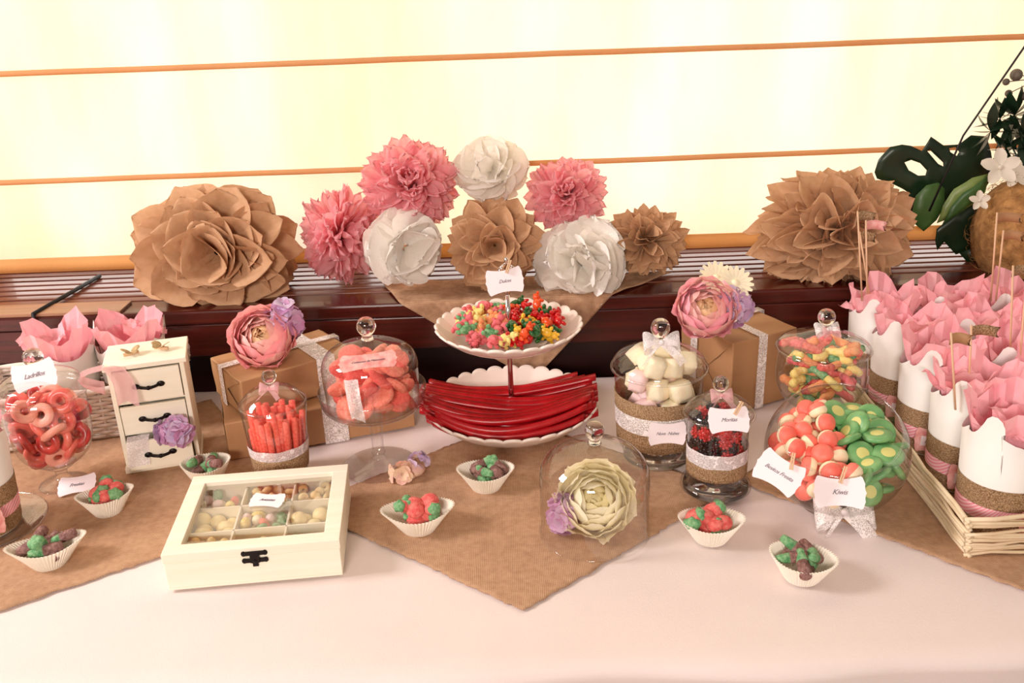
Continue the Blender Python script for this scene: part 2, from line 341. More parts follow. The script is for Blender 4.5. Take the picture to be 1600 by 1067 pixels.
# window bench
sill = put('trim_1', None); sill['kind'] = 'structure'
MB().box((0, SF+.030, SZ-.012), (4.4, .060, .024)).build('front_lip', 'mahogany', sill, smooth=False, bevel=.004)
MB().box((0, SF+.012, SZ-.052), (4.4, .018, .055)).build('front_board', 'mahogany', sill, smooth=False, bevel=.002)
MB().box((0, SF+.045, SZ-.48), (4.4, .018, .80)).build('lower_panel', 'dark_wood', sill, smooth=False)
MB().box((0, SF+.165, SZ-.05), (4.4, .22, .01)).build('grille_tray', 'black', sill, smooth=False)
MB().box((0, SF+.276, SZ-.010), (4.4, .02, .03)).build('back_rail', 'mahogany', sill, smooth=False)
x_left, x_corner = -2.2, P(210, 470, SZ).x
MB().box(((x_left+x_corner)/2, SF+.027, SZ+.002), (x_corner-x_left, .050, .005)).build('lit_lip_strip', 'tan_wood', sill, smooth=False, bevel=.001)  # left stretch of the lip, its lit tone put into the tan colour
sl = MB().box((0, 0, 0), (4.4, .0190, .020)).mesh('slat', 'slat', False)
for i in range(8):
    y = SF+.073+i*.0262
    o = put('slat', sl, sill, (0, y, SZ-.010)); md = o.modifiers.new('bevel', 'BEVEL'); md.width = .0015; md.segments = 2
# black cross bar in the grille on the left
a, b, c = P(156, 431, SZ+.004), P(42, 498, SZ+.006), P(40, 545, .09); c = Vector((b.x, SF-.004, SZ-.05)); b.y = SF-.003
MB().tube([a, b, c], .0035, 6).build('cable_joint', 'black', sill)

# roman blind
BY = 1.56
bl = thing('roman_blind', 'wide cream fabric roman blind glowing with daylight behind the table', 'blind', (0, BY, PY(800, 397, 1.56).z))
def blindz(k, x): return k - .0*x
zr = [PY(800, 397, BY).z, PY(800, 376, BY).z, PY(800, 255, BY).z, PY(800, 86, BY).z, 1.02, 1.4]
def pl(z0, z1):
    def f(u, v):
        x = -1.75 + 3.5*u; z = z0+(z1-z0)*v - zr[0]
        return (x, .004*nz(x*3, z*2, z0)-.004*math.sin(PI*v), z)
    return f
for k in range(1, 5):
    MB().grid(pl(zr[k]-.004, zr[k+1]+.002), 90, 10).build('blind_panel', 'blind', bl)
MB().grid(lambda u, v: (-1.75+3.5*u, -.003, (zr[1]-zr[0])*v), 40, 3).build('hem', 'blind_hem', bl, solid=.004)
for z in zr[2:5]:
    MB().tube([(-1.75+3.5*i/40, -.006+.0015*nz(i*.4, z*9), z-zr[0]+.001*nz(i*.6, z*5)) for i in range(41)], .0046, 8).build('rod_pocket', 'blind_rod', bl)

# table and cloth
tb = thing('banquet_table', 'long banquet table under a white cloth, at its back a wooden bench', 'table', (0, (TF+TB)/2, -.75))
tt = MB().box((0, 0, .728), (2.7, TB-TF-.03, .025)); tt.build('tabletop', 'tan_wood', tb, smooth=False)
for x in (-1.25, 1.25):
    for y in (-.28, .28): MB().tube([(x, y, 0), (x, y, .73)], .018, 10).build('leg', 'metal', tb)
def cloth(u, v):
    x = -1.38+2.76*u; L = TB-TF+.004; d = v*(L+.60) - .30
    if d < 0: y, z = TF-.006+.012*nz(x*6, d*3)-.012*abs(d)/.3, d
    elif d > L: y, z = TB+.003, -(d-L)*.4
    else: y, z = TF+d, .0
    e = min(abs(d), 1)
    if abs(d) < .02: z = -.004*(1-abs(d)/.02)**2 + (d if d < 0 else 0)
    return (x, y, z - .0015 + .0003*nz(x*5, y*5) - .0003)
MB().grid(cloth, 90, 130).build('tablecloth', 'tablecloth', None)
tag(bpy.data.objects['tablecloth'], 'long white cloth draped over the whole table', 'tablecloth')

def burlap_sq(A, B, C, D, label, seed):
    rr = random.Random(seed); n = 60
    A, B, C, D = [Vector(q) for q in (A, B, C, D)]
    def f(u, v):
        p = A.lerp(B, u).lerp(D.lerp(C, u), v)
        x, y = p.x, p.y; e = .0016
        if u in (0, 1) or v in (0, 1): x += rr.uniform(-e, e); y += rr.uniform(-e, e)
        return (x, y, .0004 + .0005*(nz(x*14, y*14, seed)+1))
    o = MB().grid(f, n, n).build('burlap_cloth', 'burlap', None, solid=.0008)
    return tag(o, label, 'cloth')
burlap_sq((.002, .787), (.272, 1.012), (-.003, 1.227), (-.273, 1.004), 'middle burlap square on the table, its corner pointing to the front', 1)
burlap_sq((.28, 1.03), (.577, .735), (.875, 1.03), (.578, 1.324), 'right burlap square, under the wide woven tray of gift cups', 2)
burlap_sq((-.612, .785), (-.268, 1.0), (-.48, 1.335), (-.82, 1.125), 'left burlap square, under the white mini chest and glass jar', 3)
# burlap on the bench, hanging in front
def bench(u, v):
    w0, w1 = (-.235, .275)
    if v < .45:
        t = v/.45; xl = -.18+(.0)*t; xl = -.215+(.04)*t; xr = .275-(.115)*t
        x = xl+(xr-xl)*u; return (x, 1.49-(1.49-1.386)*t, SZ+.003+.002*(nz(x*25, t*3)+.3))
    t = (v-.45)/.55; xl = -.175+.205*t; xr = .16-.128*t; x = xl+(xr-xl)*u
    return (x, 1.3845-.008*t*(1-t)+.004*nz(x*14, t*2), SZ+.003-(SZ+.012)*t)
tag(MB().grid(bench, 50, 40).build('burlap_cloth', 'burlap', None, solid=.0012), 'burlap cloth on the wooden bench, hanging down in a point behind the tiered stand', 'cloth')

# ------------------------------------------------------------------ paper pompoms
def petal_mesh(kind, seed, W, bend, cup, matn, sharp=0, ruff=.03, n=(10, 9), solid=False):
    mb = MB(); ox = seed*7.3
    def f(u, v):
        u = 1-(1-u)**2.1; r = .12+.88*u; s = v*2-1
        wd = W*(.25+.75*math.sin(min(u*1.25, 1)*PI/2))
        if u > .62: wd *= math.sqrt(max(0, 1-((u-.62)/.384)**2))
        x = s*wd; fold = (cup*1.3*s*s)*(wd/W)**2 - cup*.35*math.cos(s*5)*(1-u)
        y = bend*u**3 + fold + ruff*nz(u*4+ox, s*2.2)*u
        z = r - .05*s*s + ruff*.6*nz(s*3+ox, 3.1)*u
        return (x, y, z)
    mb.grid(f, n[0], n[1]); return mb.mesh('petal', matn)
def pompom(name_label, c, rad, axis, n, W, matn, seed, bend=.10, cup=.10, squash=1.0, group=None, ruff=.05, sharp=0, pn=(10, 9), jit=.10, doily=None, tw=.35):
    rr = random.Random(seed); root = thing('paper_pompom', name_label, 'pompom', c, group=group)
    ms = [petal_mesh('p', seed+i, W*rr.uniform(.85, 1.15), bend*rr.uniform(.2, 1.6), cup*rr.uniform(.5, 1.5), matn if not doily else (doily if i % 3 == 0 else matn), sharp, ruff, pn) for i in range(6)]
    ax = Vector(axis).normalized(); rx, ry, rz = rad
    for i in range(n):
        z = 1-2*(i+.5)/n; a = i*2.399963; q = math.sqrt(1-z*z)
        d = Vector((q*math.cos(a), q*math.sin(a), z)); d = (d + Vector([rr.uniform(-jit, jit)*1.5 for _ in range(3)])).normalized()
        nrm = ax - d*ax.dot(d)
        if nrm.length < .05: nrm = Vector((1, 0, 0)) - d*d.x
        nrm = (nrm.normalized() + Vector([rr.uniform(-tw, tw) for _ in range(3)])).normalized(); nrm = (nrm - d*nrm.dot(d)).normalized()
        x = nrm.cross(d).normalized(); k = rr.uniform(.86, 1.03)
        m = Matrix((x, nrm, d)).transposed().to_4x4()
        m = Matrix.Diagonal((rx, ry, rz, 1)) @ m @ Matrix.Diagonal((k, k, k, 1))
        o = put('petal', rr.choice(ms), root, mw=m)
    return root
AX = (0, -.85, .45)
pompom('large brown kraft tissue pompom at the left end of the bench', PY(342, 392, 1.468), (.148, .085, .112), (-.0, -.95, .12), 95, .36, 'kraft_tissue', 1, -.12, .16, ruff=.025)
pompom('large brown kraft tissue pompom at the right, beside the green plant', PY(1300, 364, 1.468), (.142, .085, .112), (.15, -.9, .35), 170, .22, 'kraft_tissue', 2, -.10, .20, ruff=.02, tw=.9)
pompom('medium brown kraft tissue pompom at the centre, behind the tiered stand', PY(773, 383, 1.455), (.089, .068, .086), (0, -.9, .2), 90, .28, 'kraft_tissue', 3, -.10, .16, ruff=.025, tw=.5)
pompom('smallest brown kraft tissue pompom, right of the centre pile', PY(1008, 377, 1.48), (.074, .065, .062), AX, 140, .19, 'kraft_tissue', 4, -.08, .16, ruff=.02, tw=.7)
pompom('pink tissue pompom lowest on the left of the centre pile', PY(532, 366, 1.485), (.066, .060, .086), (.9, -.5, .2), 150, .20, 'pink_tissue', 5, .10, .08, ruff=.12)
pompom('pink tissue pompom at the top left of the pile, the largest pink one', PY(642, 290, 1.49), (.086, .065, .080), AX, 190, .19, 'pink_tissue', 6, .10, .08, ruff=.12)
pompom('pink tissue pompom on the right of the pile, above the white doily one', PY(884, 304, 1.49), (.074, .062, .064), AX, 160, .21, 'pink_tissue', 7, .10, .08, ruff=.12)
pompom('white tissue pompom at the very top of the centre pile', PY(767, 266, 1.50), (.068, .055, .058), (-.3, -.8, .5), 34, .62, 'white_tissue', 8, .22, .12, ruff=.10)
pompom('white doily pompom on the left, between pink and brown pompoms', PY(633, 386, 1.43), (.066, .060, .072), (.5, -.8, -.1), 26, .66, 'white_tissue', 9, .30, .12, ruff=.10, doily='doily')
pompom('white doily pompom on the right, in front of the small brown one', PY(908, 410, 1.43), (.080, .066, .078), (.1, -.85, .3), 34, .58, 'white_tissue', 10, .30, .14, ruff=.14, sharp=1, doily='doily')

# ------------------------------------------------------------------ flowers
def shell_petal(seed, rho, top, w, matn, flare, ruf):
    """a petal as a piece of a nested cup round the flower's axis (z), open above polar angle top"""
    def f(u, v):
        s = u*2-1; tp = top + .42*abs(s)**2.5 + .10*nz(s*2, seed*1.7)
        ph = 2.35 + (tp-2.35)*v; az = s*w*(.35+.65*math.sin(min(1, v*1.3)*PI/2))*(1-.16*v**6)
        r = rho*(1 + .05*nz(s*2.5+seed, v*2) + ruf*nz(s*5+seed*3, v*1.5)*v*v + .05*s*s) ; sp = math.sin(ph)
        out = flare*rho*max(0, v-.6)**2*5
        return ((r*sp+out)*math.cos(az), (r*sp+out)*math.sin(az), r*math.cos(ph)*.82 + out*.15)
    return MB().grid(f, 9, 8).mesh('petal', matn)
def ranunculus(root, R0, layers, seed, axis, loc=(0, 0, 0)):
    """layers: (material, count, shell radius, opening polar angle, half width, flare)"""
    rr = random.Random(seed); A = align(axis, (1, 0, 0), loc)
    for li, (mt, n, rho, top, w, fl) in enumerate(layers):
        ms = [shell_petal(seed+li*3+i, rho*R0, top, w, mt, fl, .10) for i in range(2)]
        for i in range(n):
            put('petal', ms[i % 2], root, mw=A @ Matrix.Rotation(2*PI*(i+.38*li)/n + rr.uniform(-.15, .15), 4, 'Z') @ Matrix.Rotation(rr.uniform(-.06, .10), 4, 'Y'))
def floret_mesh(r, mt, seed):
    rr = random.Random(seed); mb = MB()
    for k in range(4):
        T = Matrix.Rotation(k*PI/2+.2, 4, 'Z')
        mb.grid(lambda u, v: ((.15+.85*v)*r*1.1, (u*2-1)*r*.62*math.sin(.25+2.5*v), r*.25*math.sin(v*2.2)+r*.12*(u*2-1)**2 + r*.10*nz(u*3, v*3, k+seed)), 5, 5, 0, T)
    mb.ell((0, 0, r*.08), r*.12, 6, 4); return mb.mesh('floret', mt)
def hydrangea(root, c, rad, n, mts, r, seed, facing, spread=.35):
    rr = random.Random(seed); ms = [floret_mesh(r, mt, seed+i) for i, mt in enumerate(mts)]; fc = Vector(facing).normalized()
    for i in range(n):
        while True:
            d = Vector([rr.gauss(0, 1) for _ in range(3)]).normalized()
            if d.dot(fc) > -spread: break
        pos = Vector(c) + Vector((d.x*rad[0], d.y*rad[1], d.z*rad[2]))*rr.uniform(.8, 1.05)
        put('floret', rr.choice(ms), root, mw=align(d, (1, .1, .2), pos, rr.uniform(0, 6), rr.uniform(.8, 1.15)))
def pink_flower(label, c, R0, axis, seed, back_c, second):
    root = thing('silk_flower', label, 'flower', c)
    L = [('pet_peach', 3, .20, .25, 1.3, 0), ('pet_peach', 3, .30, .35, 1.2, 0), ('pet_peach', 4, .40, .42, 1.1, 0), ('pet_light', 4, .50, .52, 1.05, .02), ('pet_light', 5, .60, .60, .95, .03),
         ('pet_light', 5, .70, .68, .90, .04), (second, 5, .80, .76, .85, .06), (second, 6, .90, .86, .78, .07), ('pet_light', 6, .97, 1.0, .75, .09), (second, 6, 1.03, 1.25, .75, .12)]
    ranunculus(root, R0, L, seed, axis)
    MB().ell((0, 0, 0), R0*.42, 12, 8).build('flower_core', 'pet_peach', root, loc=tuple(Vector(axis).normalized()*-R0*.45))
    hydrangea(root, back_c, (R0*.62, R0*.4, R0*.62), 26, ['lilac', 'pale_lilac', 'mauve'], R0*.30, seed+5, (.4, .1, .8), .8)
    return root
pink_flower('pink silk ranunculus with lilac florets on the kraft box at left', (-.350, 1.215, .150), .042, (-.0, -.72, .60), 21, (.026, .022, .014), 'pet_pink')
fl2 = pink_flower('pink silk ranunculus with lilac florets on the tall right kraft box', (.277, 1.232, .162), .041, (-.15, -.78, .55), 22, (.040, .014, -.004), 'pet_hot')
dz = MB()
for k in range(16):
    T = Matrix.Rotation(k*PI/8, 4, 'Z')
    dz.grid(lambda u, v: ((.2+.8*v)*.026, (u*2-1)*.0042*math.sin(.3+2.4*v), .003*v), 3, 4, 0, T)
dz.ell((0, 0, 0), (.006, .006, .003), 8, 5)
for i, q in enumerate(((.018, .026, .036), (.044, .020, .030))): put('daisy', dz.mesh('daisy', 'marsh_cream'), fl2, mw=align((.1, -.7, .7), (1, 0, 0), q, i))

# ------------------------------------------------------------------ plant arrangement at the right
def plant():
    c = PY(1604, 364, 1.46); root = thing('plant_arrangement', 'tropical plant arrangement with dark split leaf and fibre ball pot at right edge', 'plant', (c.x, c.y, SZ+.006))
    inv = Matrix.Translation(-root.location)
    cc = c - root.location; rb = .084
    mb = MB().ell(cc, (rb, rb, (cc.z+.0)*1.0 if False else rb*1.12), 32, 20, 0, None, lambda d: 1+.05*nz(d[0]*4, d[1]*4, d[2]*4))
    mb.build('fibre_ball', 'coco', root)
    fz = MB(); rr = random.Random(3)
    for i in range(420):
        d = Vector([rr.gauss(0, 1) for _ in range(3)]).normalized(); t = d.cross(Vector([rr.gauss(0, 1) for _ in range(3)])).normalized()
        p = cc + Vector((d.x*rb, d.y*rb, d.z*rb*1.12)); e = p + t*rr.uniform(.01, .03) + d*rr.uniform(.0, .008); q = p.lerp(e, .5) + d*.004
        fz.tube([p, q, e], .0004, 3, 0, None, False)
    fo = fz.build('loose_fibre', 'coco', root); fo['kind'] = 'stuff'
    def leaf(outline, Y, matn, bendy=.02, holes=(), name='leaf', vein=True, tilt=0.0):
        pts = [PY(x, y, Y) for x, y in outline]; cx = sum(p.x for p in pts)/len(pts); cz = sum(p.z for p in pts)/len(pts)
        bm = bmesh.new(); es = []
        for loop in [outline] + list(holes):
            vv = [bm.verts.new(PY(x, y, Y)) for x, y in loop]; es += [bm.edges.new((vv[i], vv[(i+1) % len(vv)])) for i in range(len(vv))]
        bmesh.ops.triangle_fill(bm, edges=es, use_beauty=True, normal=(0, -1, 0))
        bmesh.ops.subdivide_edges(bm, edges=bm.edges[:], cuts=2, use_grid_fill=True)
        for v in bm.verts:
            dx, dz = v.co.x-cx, v.co.z-cz
            v.co.y += bendy*(8*(dx*dx+dz*dz)/.02)*.2 + tilt*dz + .004*nz(v.co.x*30, v.co.z*30)
        bm.transform(inv); me = bpy.data.meshes.new(name); bm.to_mesh(me); bm.free(); me.materials.append(M[matn])
        for p in me.polygons: p.use_smooth = True
        o = put(name, me, root); md = o.modifiers.new('thickness', 'SOLIDIFY'); md.thickness = .0012
        return o
    leaf([(1368, 270), (1374, 250), (1392, 230), (1410, 226), (1424, 228), (1441, 236), (1456, 214), (1476, 228), (1500, 226), (1520, 212), (1545, 214), (1552, 240), (1556, 275), (1540, 300), (1500, 318), (1470, 322), (1440, 330), (1427, 340), (1420, 320), (1416, 300), (1424, 304), (1412, 296), (1396, 288), (1372, 280)], 1.525, 'leaf_dark', .008,
         holes=[[(1414, 254), (1424, 250), (1438, 255), (1448, 266), (1446, 274), (1434, 274), (1420, 266)], [(1449, 236), (1453, 234), (1474, 254), (1474, 260), (1466, 256)], [(1484, 232), (1494, 230), (1500, 238), (1496, 244), (1486, 238)]], name='split_leaf')
    leaf([(1464, 358), (1500, 330), (1556, 300), (1562, 352), (1556, 372), (1520, 388), (1494, 398), (1476, 378), (1466, 392), (1462, 376)], 1.51, 'leaf_dark', .01, name='split_leaf')
    leaf([(1500, 396), (1560, 372), (1580, 440), (1540, 446), (1520, 420)], 1.50, 'leaf_dark', .01, name='split_leaf')
    leaf([(1426, 330), (1432, 306), (1448, 290), (1468, 286), (1478, 296), (1476, 320), (1464, 344), (1444, 362), (1432, 352)], 1.50, 'leaf_green', .02)
    leaf([(1466, 350), (1474, 322), (1492, 296), (1520, 278), (1550, 272), (1540, 300), (1520, 320), (1496, 336)], 1.49, 'leaf_lime', .02)
    leaf([(1474, 352), (1486, 324), (1506, 302), (1548, 276), (1536, 304), (1514, 322)], 1.484, 'leaf_green', .02)
    # palm-like leaflets
    lf = MB().grid(lambda u, v: ((u*2-1)*.0105*math.sin(.1+3.0*v), .10*0 + .012*v*v, v*.062), 3, 8).mesh('leaflet', 'leaf_dark')
    hubs = [((1585, 180), 11, .9), ((1548, 205), 9, .7), ((1600, 212), 10, .85), ((1572, 232), 9, .7), ((1562, 186), 8, .65), ((1592, 240), 8, .6)]
    for (hx, hy), n, s in hubs:
        h = PY(hx, hy, 1.50) - root.location
        for k in range(n):
            a = -PI*.05 + 2*PI*k/n + rr.uniform(-.2, .2); d = Vector((math.cos(a), rr.uniform(-.5, .2), math.sin(a)))
            put('leaflet', lf, root, mw=align(d.cross(Vector((0, 1, 0))).normalized(), (0, 1, 0), h) @ Matrix.Identity(4) if False else Matrix.Translation(h) @ d.to_track_quat('Z', 'Y').to_matrix().to_4x4() @ Matrix.Diagonal((s*1.1, s, s*rr.uniform(.8, 1.1), 1)))
        MB().tube([h, h*.5 + Vector((.02, .0, cc.z*.5)), cc], .0015, 6).build('stem', 'leaf_dark', root)
    # white orchid blooms
    for (ox, oy), s in (((1562, 262), 1.0), ((1588, 272), .8), ((1530, 314), .55)):
        h = PY(ox, oy, 1.455) - root.location; ob = MB()
        for k in range(5):
            T = Matrix.Rotation(k*2*PI/5+.3, 4, 'Z')
            ob.grid(lambda u, v: ((.05+.95*v)*.030*s, (u*2-1)*.010*s*math.sin(.2+2.6*v), .006*s*math.sin(v*2)+.002*(u*2-1)**2), 5, 6, 0, T)
        ob.ell((0, 0, .003), .004*s, 8, 6); ob.build('orchid_bloom', 'orchid', root).matrix_local = align((-.2, -.85, .4), (1, 0, 0), h)
    # long dark stem and berry buds
    a, b2, c3 = [PY(x, y, 1.49) - root.location for x, y in ((1600, 74), (1505, 212), (1452, 330))]
    MB().tube([a + (a-b2)*.4, a, b2, c3], .0016, 6).build('stem', 'black', root)
    hub = PY(1625, 128, 1.50) - root.location
    for (bx, by), s in (((1588, 117), .0095), ((1572, 128), .0055), ((1576, 146), .0058), ((1602, 150), .007)):
        h = PY(bx, by, 1.50) - root.location; MB().ell(h, s, 12, 8).build('bud', 'bud', root); MB().tube([h, hub.lerp(h, .5)+Vector((0, 0, .003)), hub], .0008, 5).build('bud_stalk', 'bud', root)
    MB().tube([hub, hub.lerp(cc, .5)+Vector((.03, .0, .0)), cc], .0016, 6).build('stem', 'bud', root)
plant()

# ------------------------------------------------------------------ small helpers for the sweet table
def frustum_band(r_fn, z0, z1, off=.0006, n=48, a0=0, a1=2*PI, nz_=5, wav=0):
    mb = MB()
    def f(u, v):
        a = a0+(a1-a0)*u; z = z0+(z1-z0)*v + wav*math.sin(a*40)*(1 if v in (0, 1) else 0); r = r_fn(z)+off
        return (r*math.cos(a), r*math.sin(a), z)
    return mb.grid(f, n, nz_, wrap=(a1-a0) > 6.2)
def interp(prof):
    """radius at height for an outer profile [(r, z)...] with rising z"""
    def f(z):
        for (r0, z0), (r1, z1) in zip(prof, prof[1:]):
            if z0 <= z <= z1 and z1 > z0: return r0+(r1-r0)*(z-z0)/(z1-z0)
        return prof[-1][0]
    return f
def smooth_prof(pts, n=6):
    out = []
    P_ = [pts[0]]+list(pts)+[pts[-1]]
    for i in range(1, len(P_)-2):
        a, b, c, d = P_[i-1:i+3]
        for k in range(n):
            t = k/n; out.append(tuple(.5*((2*b[q])+(-a[q]+c[q])*t+(2*a[q]-5*b[q]+4*c[q]-d[q])*t*t+(-a[q]+3*b[q]-3*c[q]+d[q])*t**3) for q in (0, 1)))
    out.append(tuple(pts[-1])); return [(max(0, r), z) for r, z in out]
def knob(parent, z, r, s=1.0, neck=.5):
    pr = [(0, 0), (r*neck*1.25, 0), (r*neck, r*.35), (r*neck*1.05, r*.55), (r*.85, r*.95), (r, r*1.45), (r*.8, r*2.1), (r*.4, r*2.4), (0, r*2.48)]
    return MB().lathe(smooth_prof(pr), 24).build('knob', 'solid', parent, loc=(0, 0, z))
def tagshape(w, h, cv=.06):
    """ornate card outline: curved top and bottom, notched corners, pointed sides"""
    q = []; n = 8
    for i in range(n+1):
        t = i/n*2-1; q.append((t*w*.40, h*.5-cv*h*(1-t*t)))
    q += [(w*.43, h*.46), (w*.455, h*.36), (w*.475, h*.27), (w*.468, h*.18), (w*.478, h*.07), (w*.5, 0)]
    right = q[n+1:]; right = right + [(x, -y) for x, y in reversed(right[:-1])]
    top = q[:n+1]; bottom = [(-x, -y) for x, y in top]; left = [(-x, -y) for x, y in right]
    return list(reversed(top + right + bottom + left))
def name_card(words, c, w, h, normal, roll, label, size, peg=None, group=None, cardm='card', curved=.10, lines=None, ink='ink', bow=False, bend=0):
    xa = Vector((1, 0, 0)); m = align(normal, xa, c, roll)
    root = thing('name_card', label, 'card', mw=m)
    MB().poly([(x, y) for x, y in tagshape(w, h, curved)], .0007).build('card', cardm, root, smooth=False)
    text(words, size, ink, root, (0, 0, .0003))
    if peg:
        px, py, pr, L = peg; pg = put('clothes_peg', None, root, (px, py, .001), (0, 0, pr))
        b = MB()
        b.box((-.0012, 0, .0016), (.0019, L, .0028)); b.box((.0012, 0, .0016), (.0019, L, .0028)); b.box((0, L*.1, .0016), (.0036, .0012, .0034))
        b.build('peg_half', 'peg', pg, smooth=False, bevel=.0003)
    return root
def toward_cam(p, up=.0):
    d = Vector((0, 0, CAM_H)) - Vector(p); return (d.normalized() + Vector((0, 0, up))).normalized()
def bow(parent, c, s, matn, facing, seed=0, tails=True, name='ribbon_bow'):
    mb = MB(); A = align(facing, (1, 0, 0), c)
    for sg in (-1, 1):
        mb.grid(lambda u, v: (sg*(s*math.sin(u*PI)*.9+0*s), (v-.5)*s*(.25+.75*math.sin(u*PI)) + s*.14*math.sin(u*2*PI), s*.35*math.sin(u*2*PI)*.6+s*.08*nz(u*5, v*4, seed+sg)), 14, 6, 0, A)
        if tails: mb.grid(lambda u, v: (sg*(.1*s+u*s*.85)+(v-.5)*s*.35, -u*s*1.1+(v-.5)*s*.25 - s*.10*abs(v-.5)*(u > .9), s*.1+s*.08*math.sin(u*6+seed)), 10, 5, 0, A)
    mb.ell((0, 0, s*.1), (s*.14, s*.17, s*.13), 8, 6, 0, A)
    return mb.build(name, matn, parent)
def pile(n, zmin, zmax, rfn, d, seed, pts=None, zsq=1.0, tries=9000, cen=(0, 0)):
    rr = random.Random(seed); out = [] if pts is None else pts
    for _ in range(tries):
        if len(out) >= n: break
        z = zmin+(zmax-zmin)*rr.random(); r = rfn(z)
        if r <= 0: continue
        a = rr.uniform(0, 2*PI); q = r*math.sqrt(rr.random()); p = Vector((cen[0]+q*math.cos(a), cen[1]+q*math.sin(a), z))
        if all((p.x-o.x)**2+(p.y-o.y)**2+((p.z-o.z)/zsq)**2 >= d*d for o in out): out.append(p)
    return out
def scatter(name, meshes, pts, base, label, cat, group, rotf=None, seed=0, sc=(.9, 1.08), mw=None):
    rr = random.Random(seed)
    for i, p in enumerate(pts):
        me = meshes[i % len(meshes)] if seed >= 0 else rr.choice(meshes)
        rot = rotf(rr, p) if rotf else (rr.uniform(0, 6.3), rr.uniform(0, 6.3), rr.uniform(0, 6.3))
        q = (mw @ p) if mw else Vector(base)+p
        o = put(name, me, None, q, rot); k = rr.uniform(*sc); o.scale = (k, k, k); tag(o, label[i % len(label)] if isinstance(label, list) else label, cat, group)

# ------------------------------------------------------------------ candy shapes
def sugar(d): return 1+.10*nz(d[0]*6, d[1]*6, d[2]*6)
def strawberry_m(seed, top='green_sugar', body='red_sugar'):
    mb = MB(); rr = random.Random(seed); s = 1+rr.uniform(-.1, .1)
    mb.ell((0, 0, 0), (.0085*s, .0065, .0115*s), 14, 10, 0, None, lambda d: (1-.30*max(0, -d[2])**1.5)*(1+.05*nz(d[0]*5, d[1]*5, d[2]*5+seed)))
    mb.ell((0, 0, .0088*s), (.0075*s, .0060, .0046), 12, 6, 1, None, lambda d: 1+.12*math.sin(math.atan2(d[1], d[0])*5)); return mb.mesh('strawberry_gummy', [body, top])
def bottle_m(seed):
    mb = MB(); T = Matrix.Rotation(0, 4, 'X')
    mb.tube([(0, 0, -.0165), (0, 0, -.0150), (0, 0, -.006), (0, 0, .001)], [.0036, .0056, .0060, .0058], 12, 0, T)
    mb.tube([(0, 0, .001), (0, 0, .007), (0, 0, .013), (0, 0, .0155)], [.0058, .0050, .0042, .0030], 12, 1, T); return mb.mesh('bottle_gummy', ['brown_sugar', 'green_sugar'])
def torus_m(R0, r, matn, fl=.8, n=18, k=8, name='ring_gummy'):
    return MB().lathe([(R0+r*math.cos(2*PI*i/k), r*fl*math.sin(2*PI*i/k)) for i in range(k)], n, closed=True).mesh(name, matn)
def disc_m(r, h, mats, name, inner=None, lumpy=0):
    mb = MB(); pr = [(0, -h/2), (r*.8, -h/2), (r, -h*.2), (r, h*.2), (r*.82, h/2)]
    if inner: mb.lathe(pr+[(inner, h/2)], 18); mb.lathe([(inner, h/2), (inner*.5, h/2+.0006), (0, h/2+.0008)], 18, 1)
    else: mb.lathe(pr+[(0, h*.45)], 16)
    if lumpy: mb.v = [(x*(1+lumpy*nz(x*90, y*90)), y*(1+lumpy*nz(x*90+3, y*90)), z+.25*r*(x/r)**2*lumpy*2) for x, y, z in mb.v]
    return mb.mesh(name, mats)
def bear_m(matn, s=1.0):
    mb = MB()
    for c, r in (((0, 0, 0), (.0042, .0036, .0052)), ((0, 0, .0068), (.0034, .0032, .0032)), ((-.0026, 0, .0098), .0014), ((.0026, 0, .0098), .0014), ((-.0034, -.0026, .0026), (.0015, .0026, .0016)),
                 ((.0034, -.0026, .0026), (.0015, .0026, .0016)), ((-.0028, -.0030, -.0042), (.0018, .0030, .0018)), ((.0028, -.0030, -.0042), (.0018, .0030, .0018)), ((0, -.003, .0062), (.0015, .0016, .0012))):
        r = r if hasattr(r, '__len__') else (r, r, r); mb.ell(tuple(q*s for q in c), tuple(q*s for q in r), 8, 6)
    return mb.mesh('gummy_bear', matn)

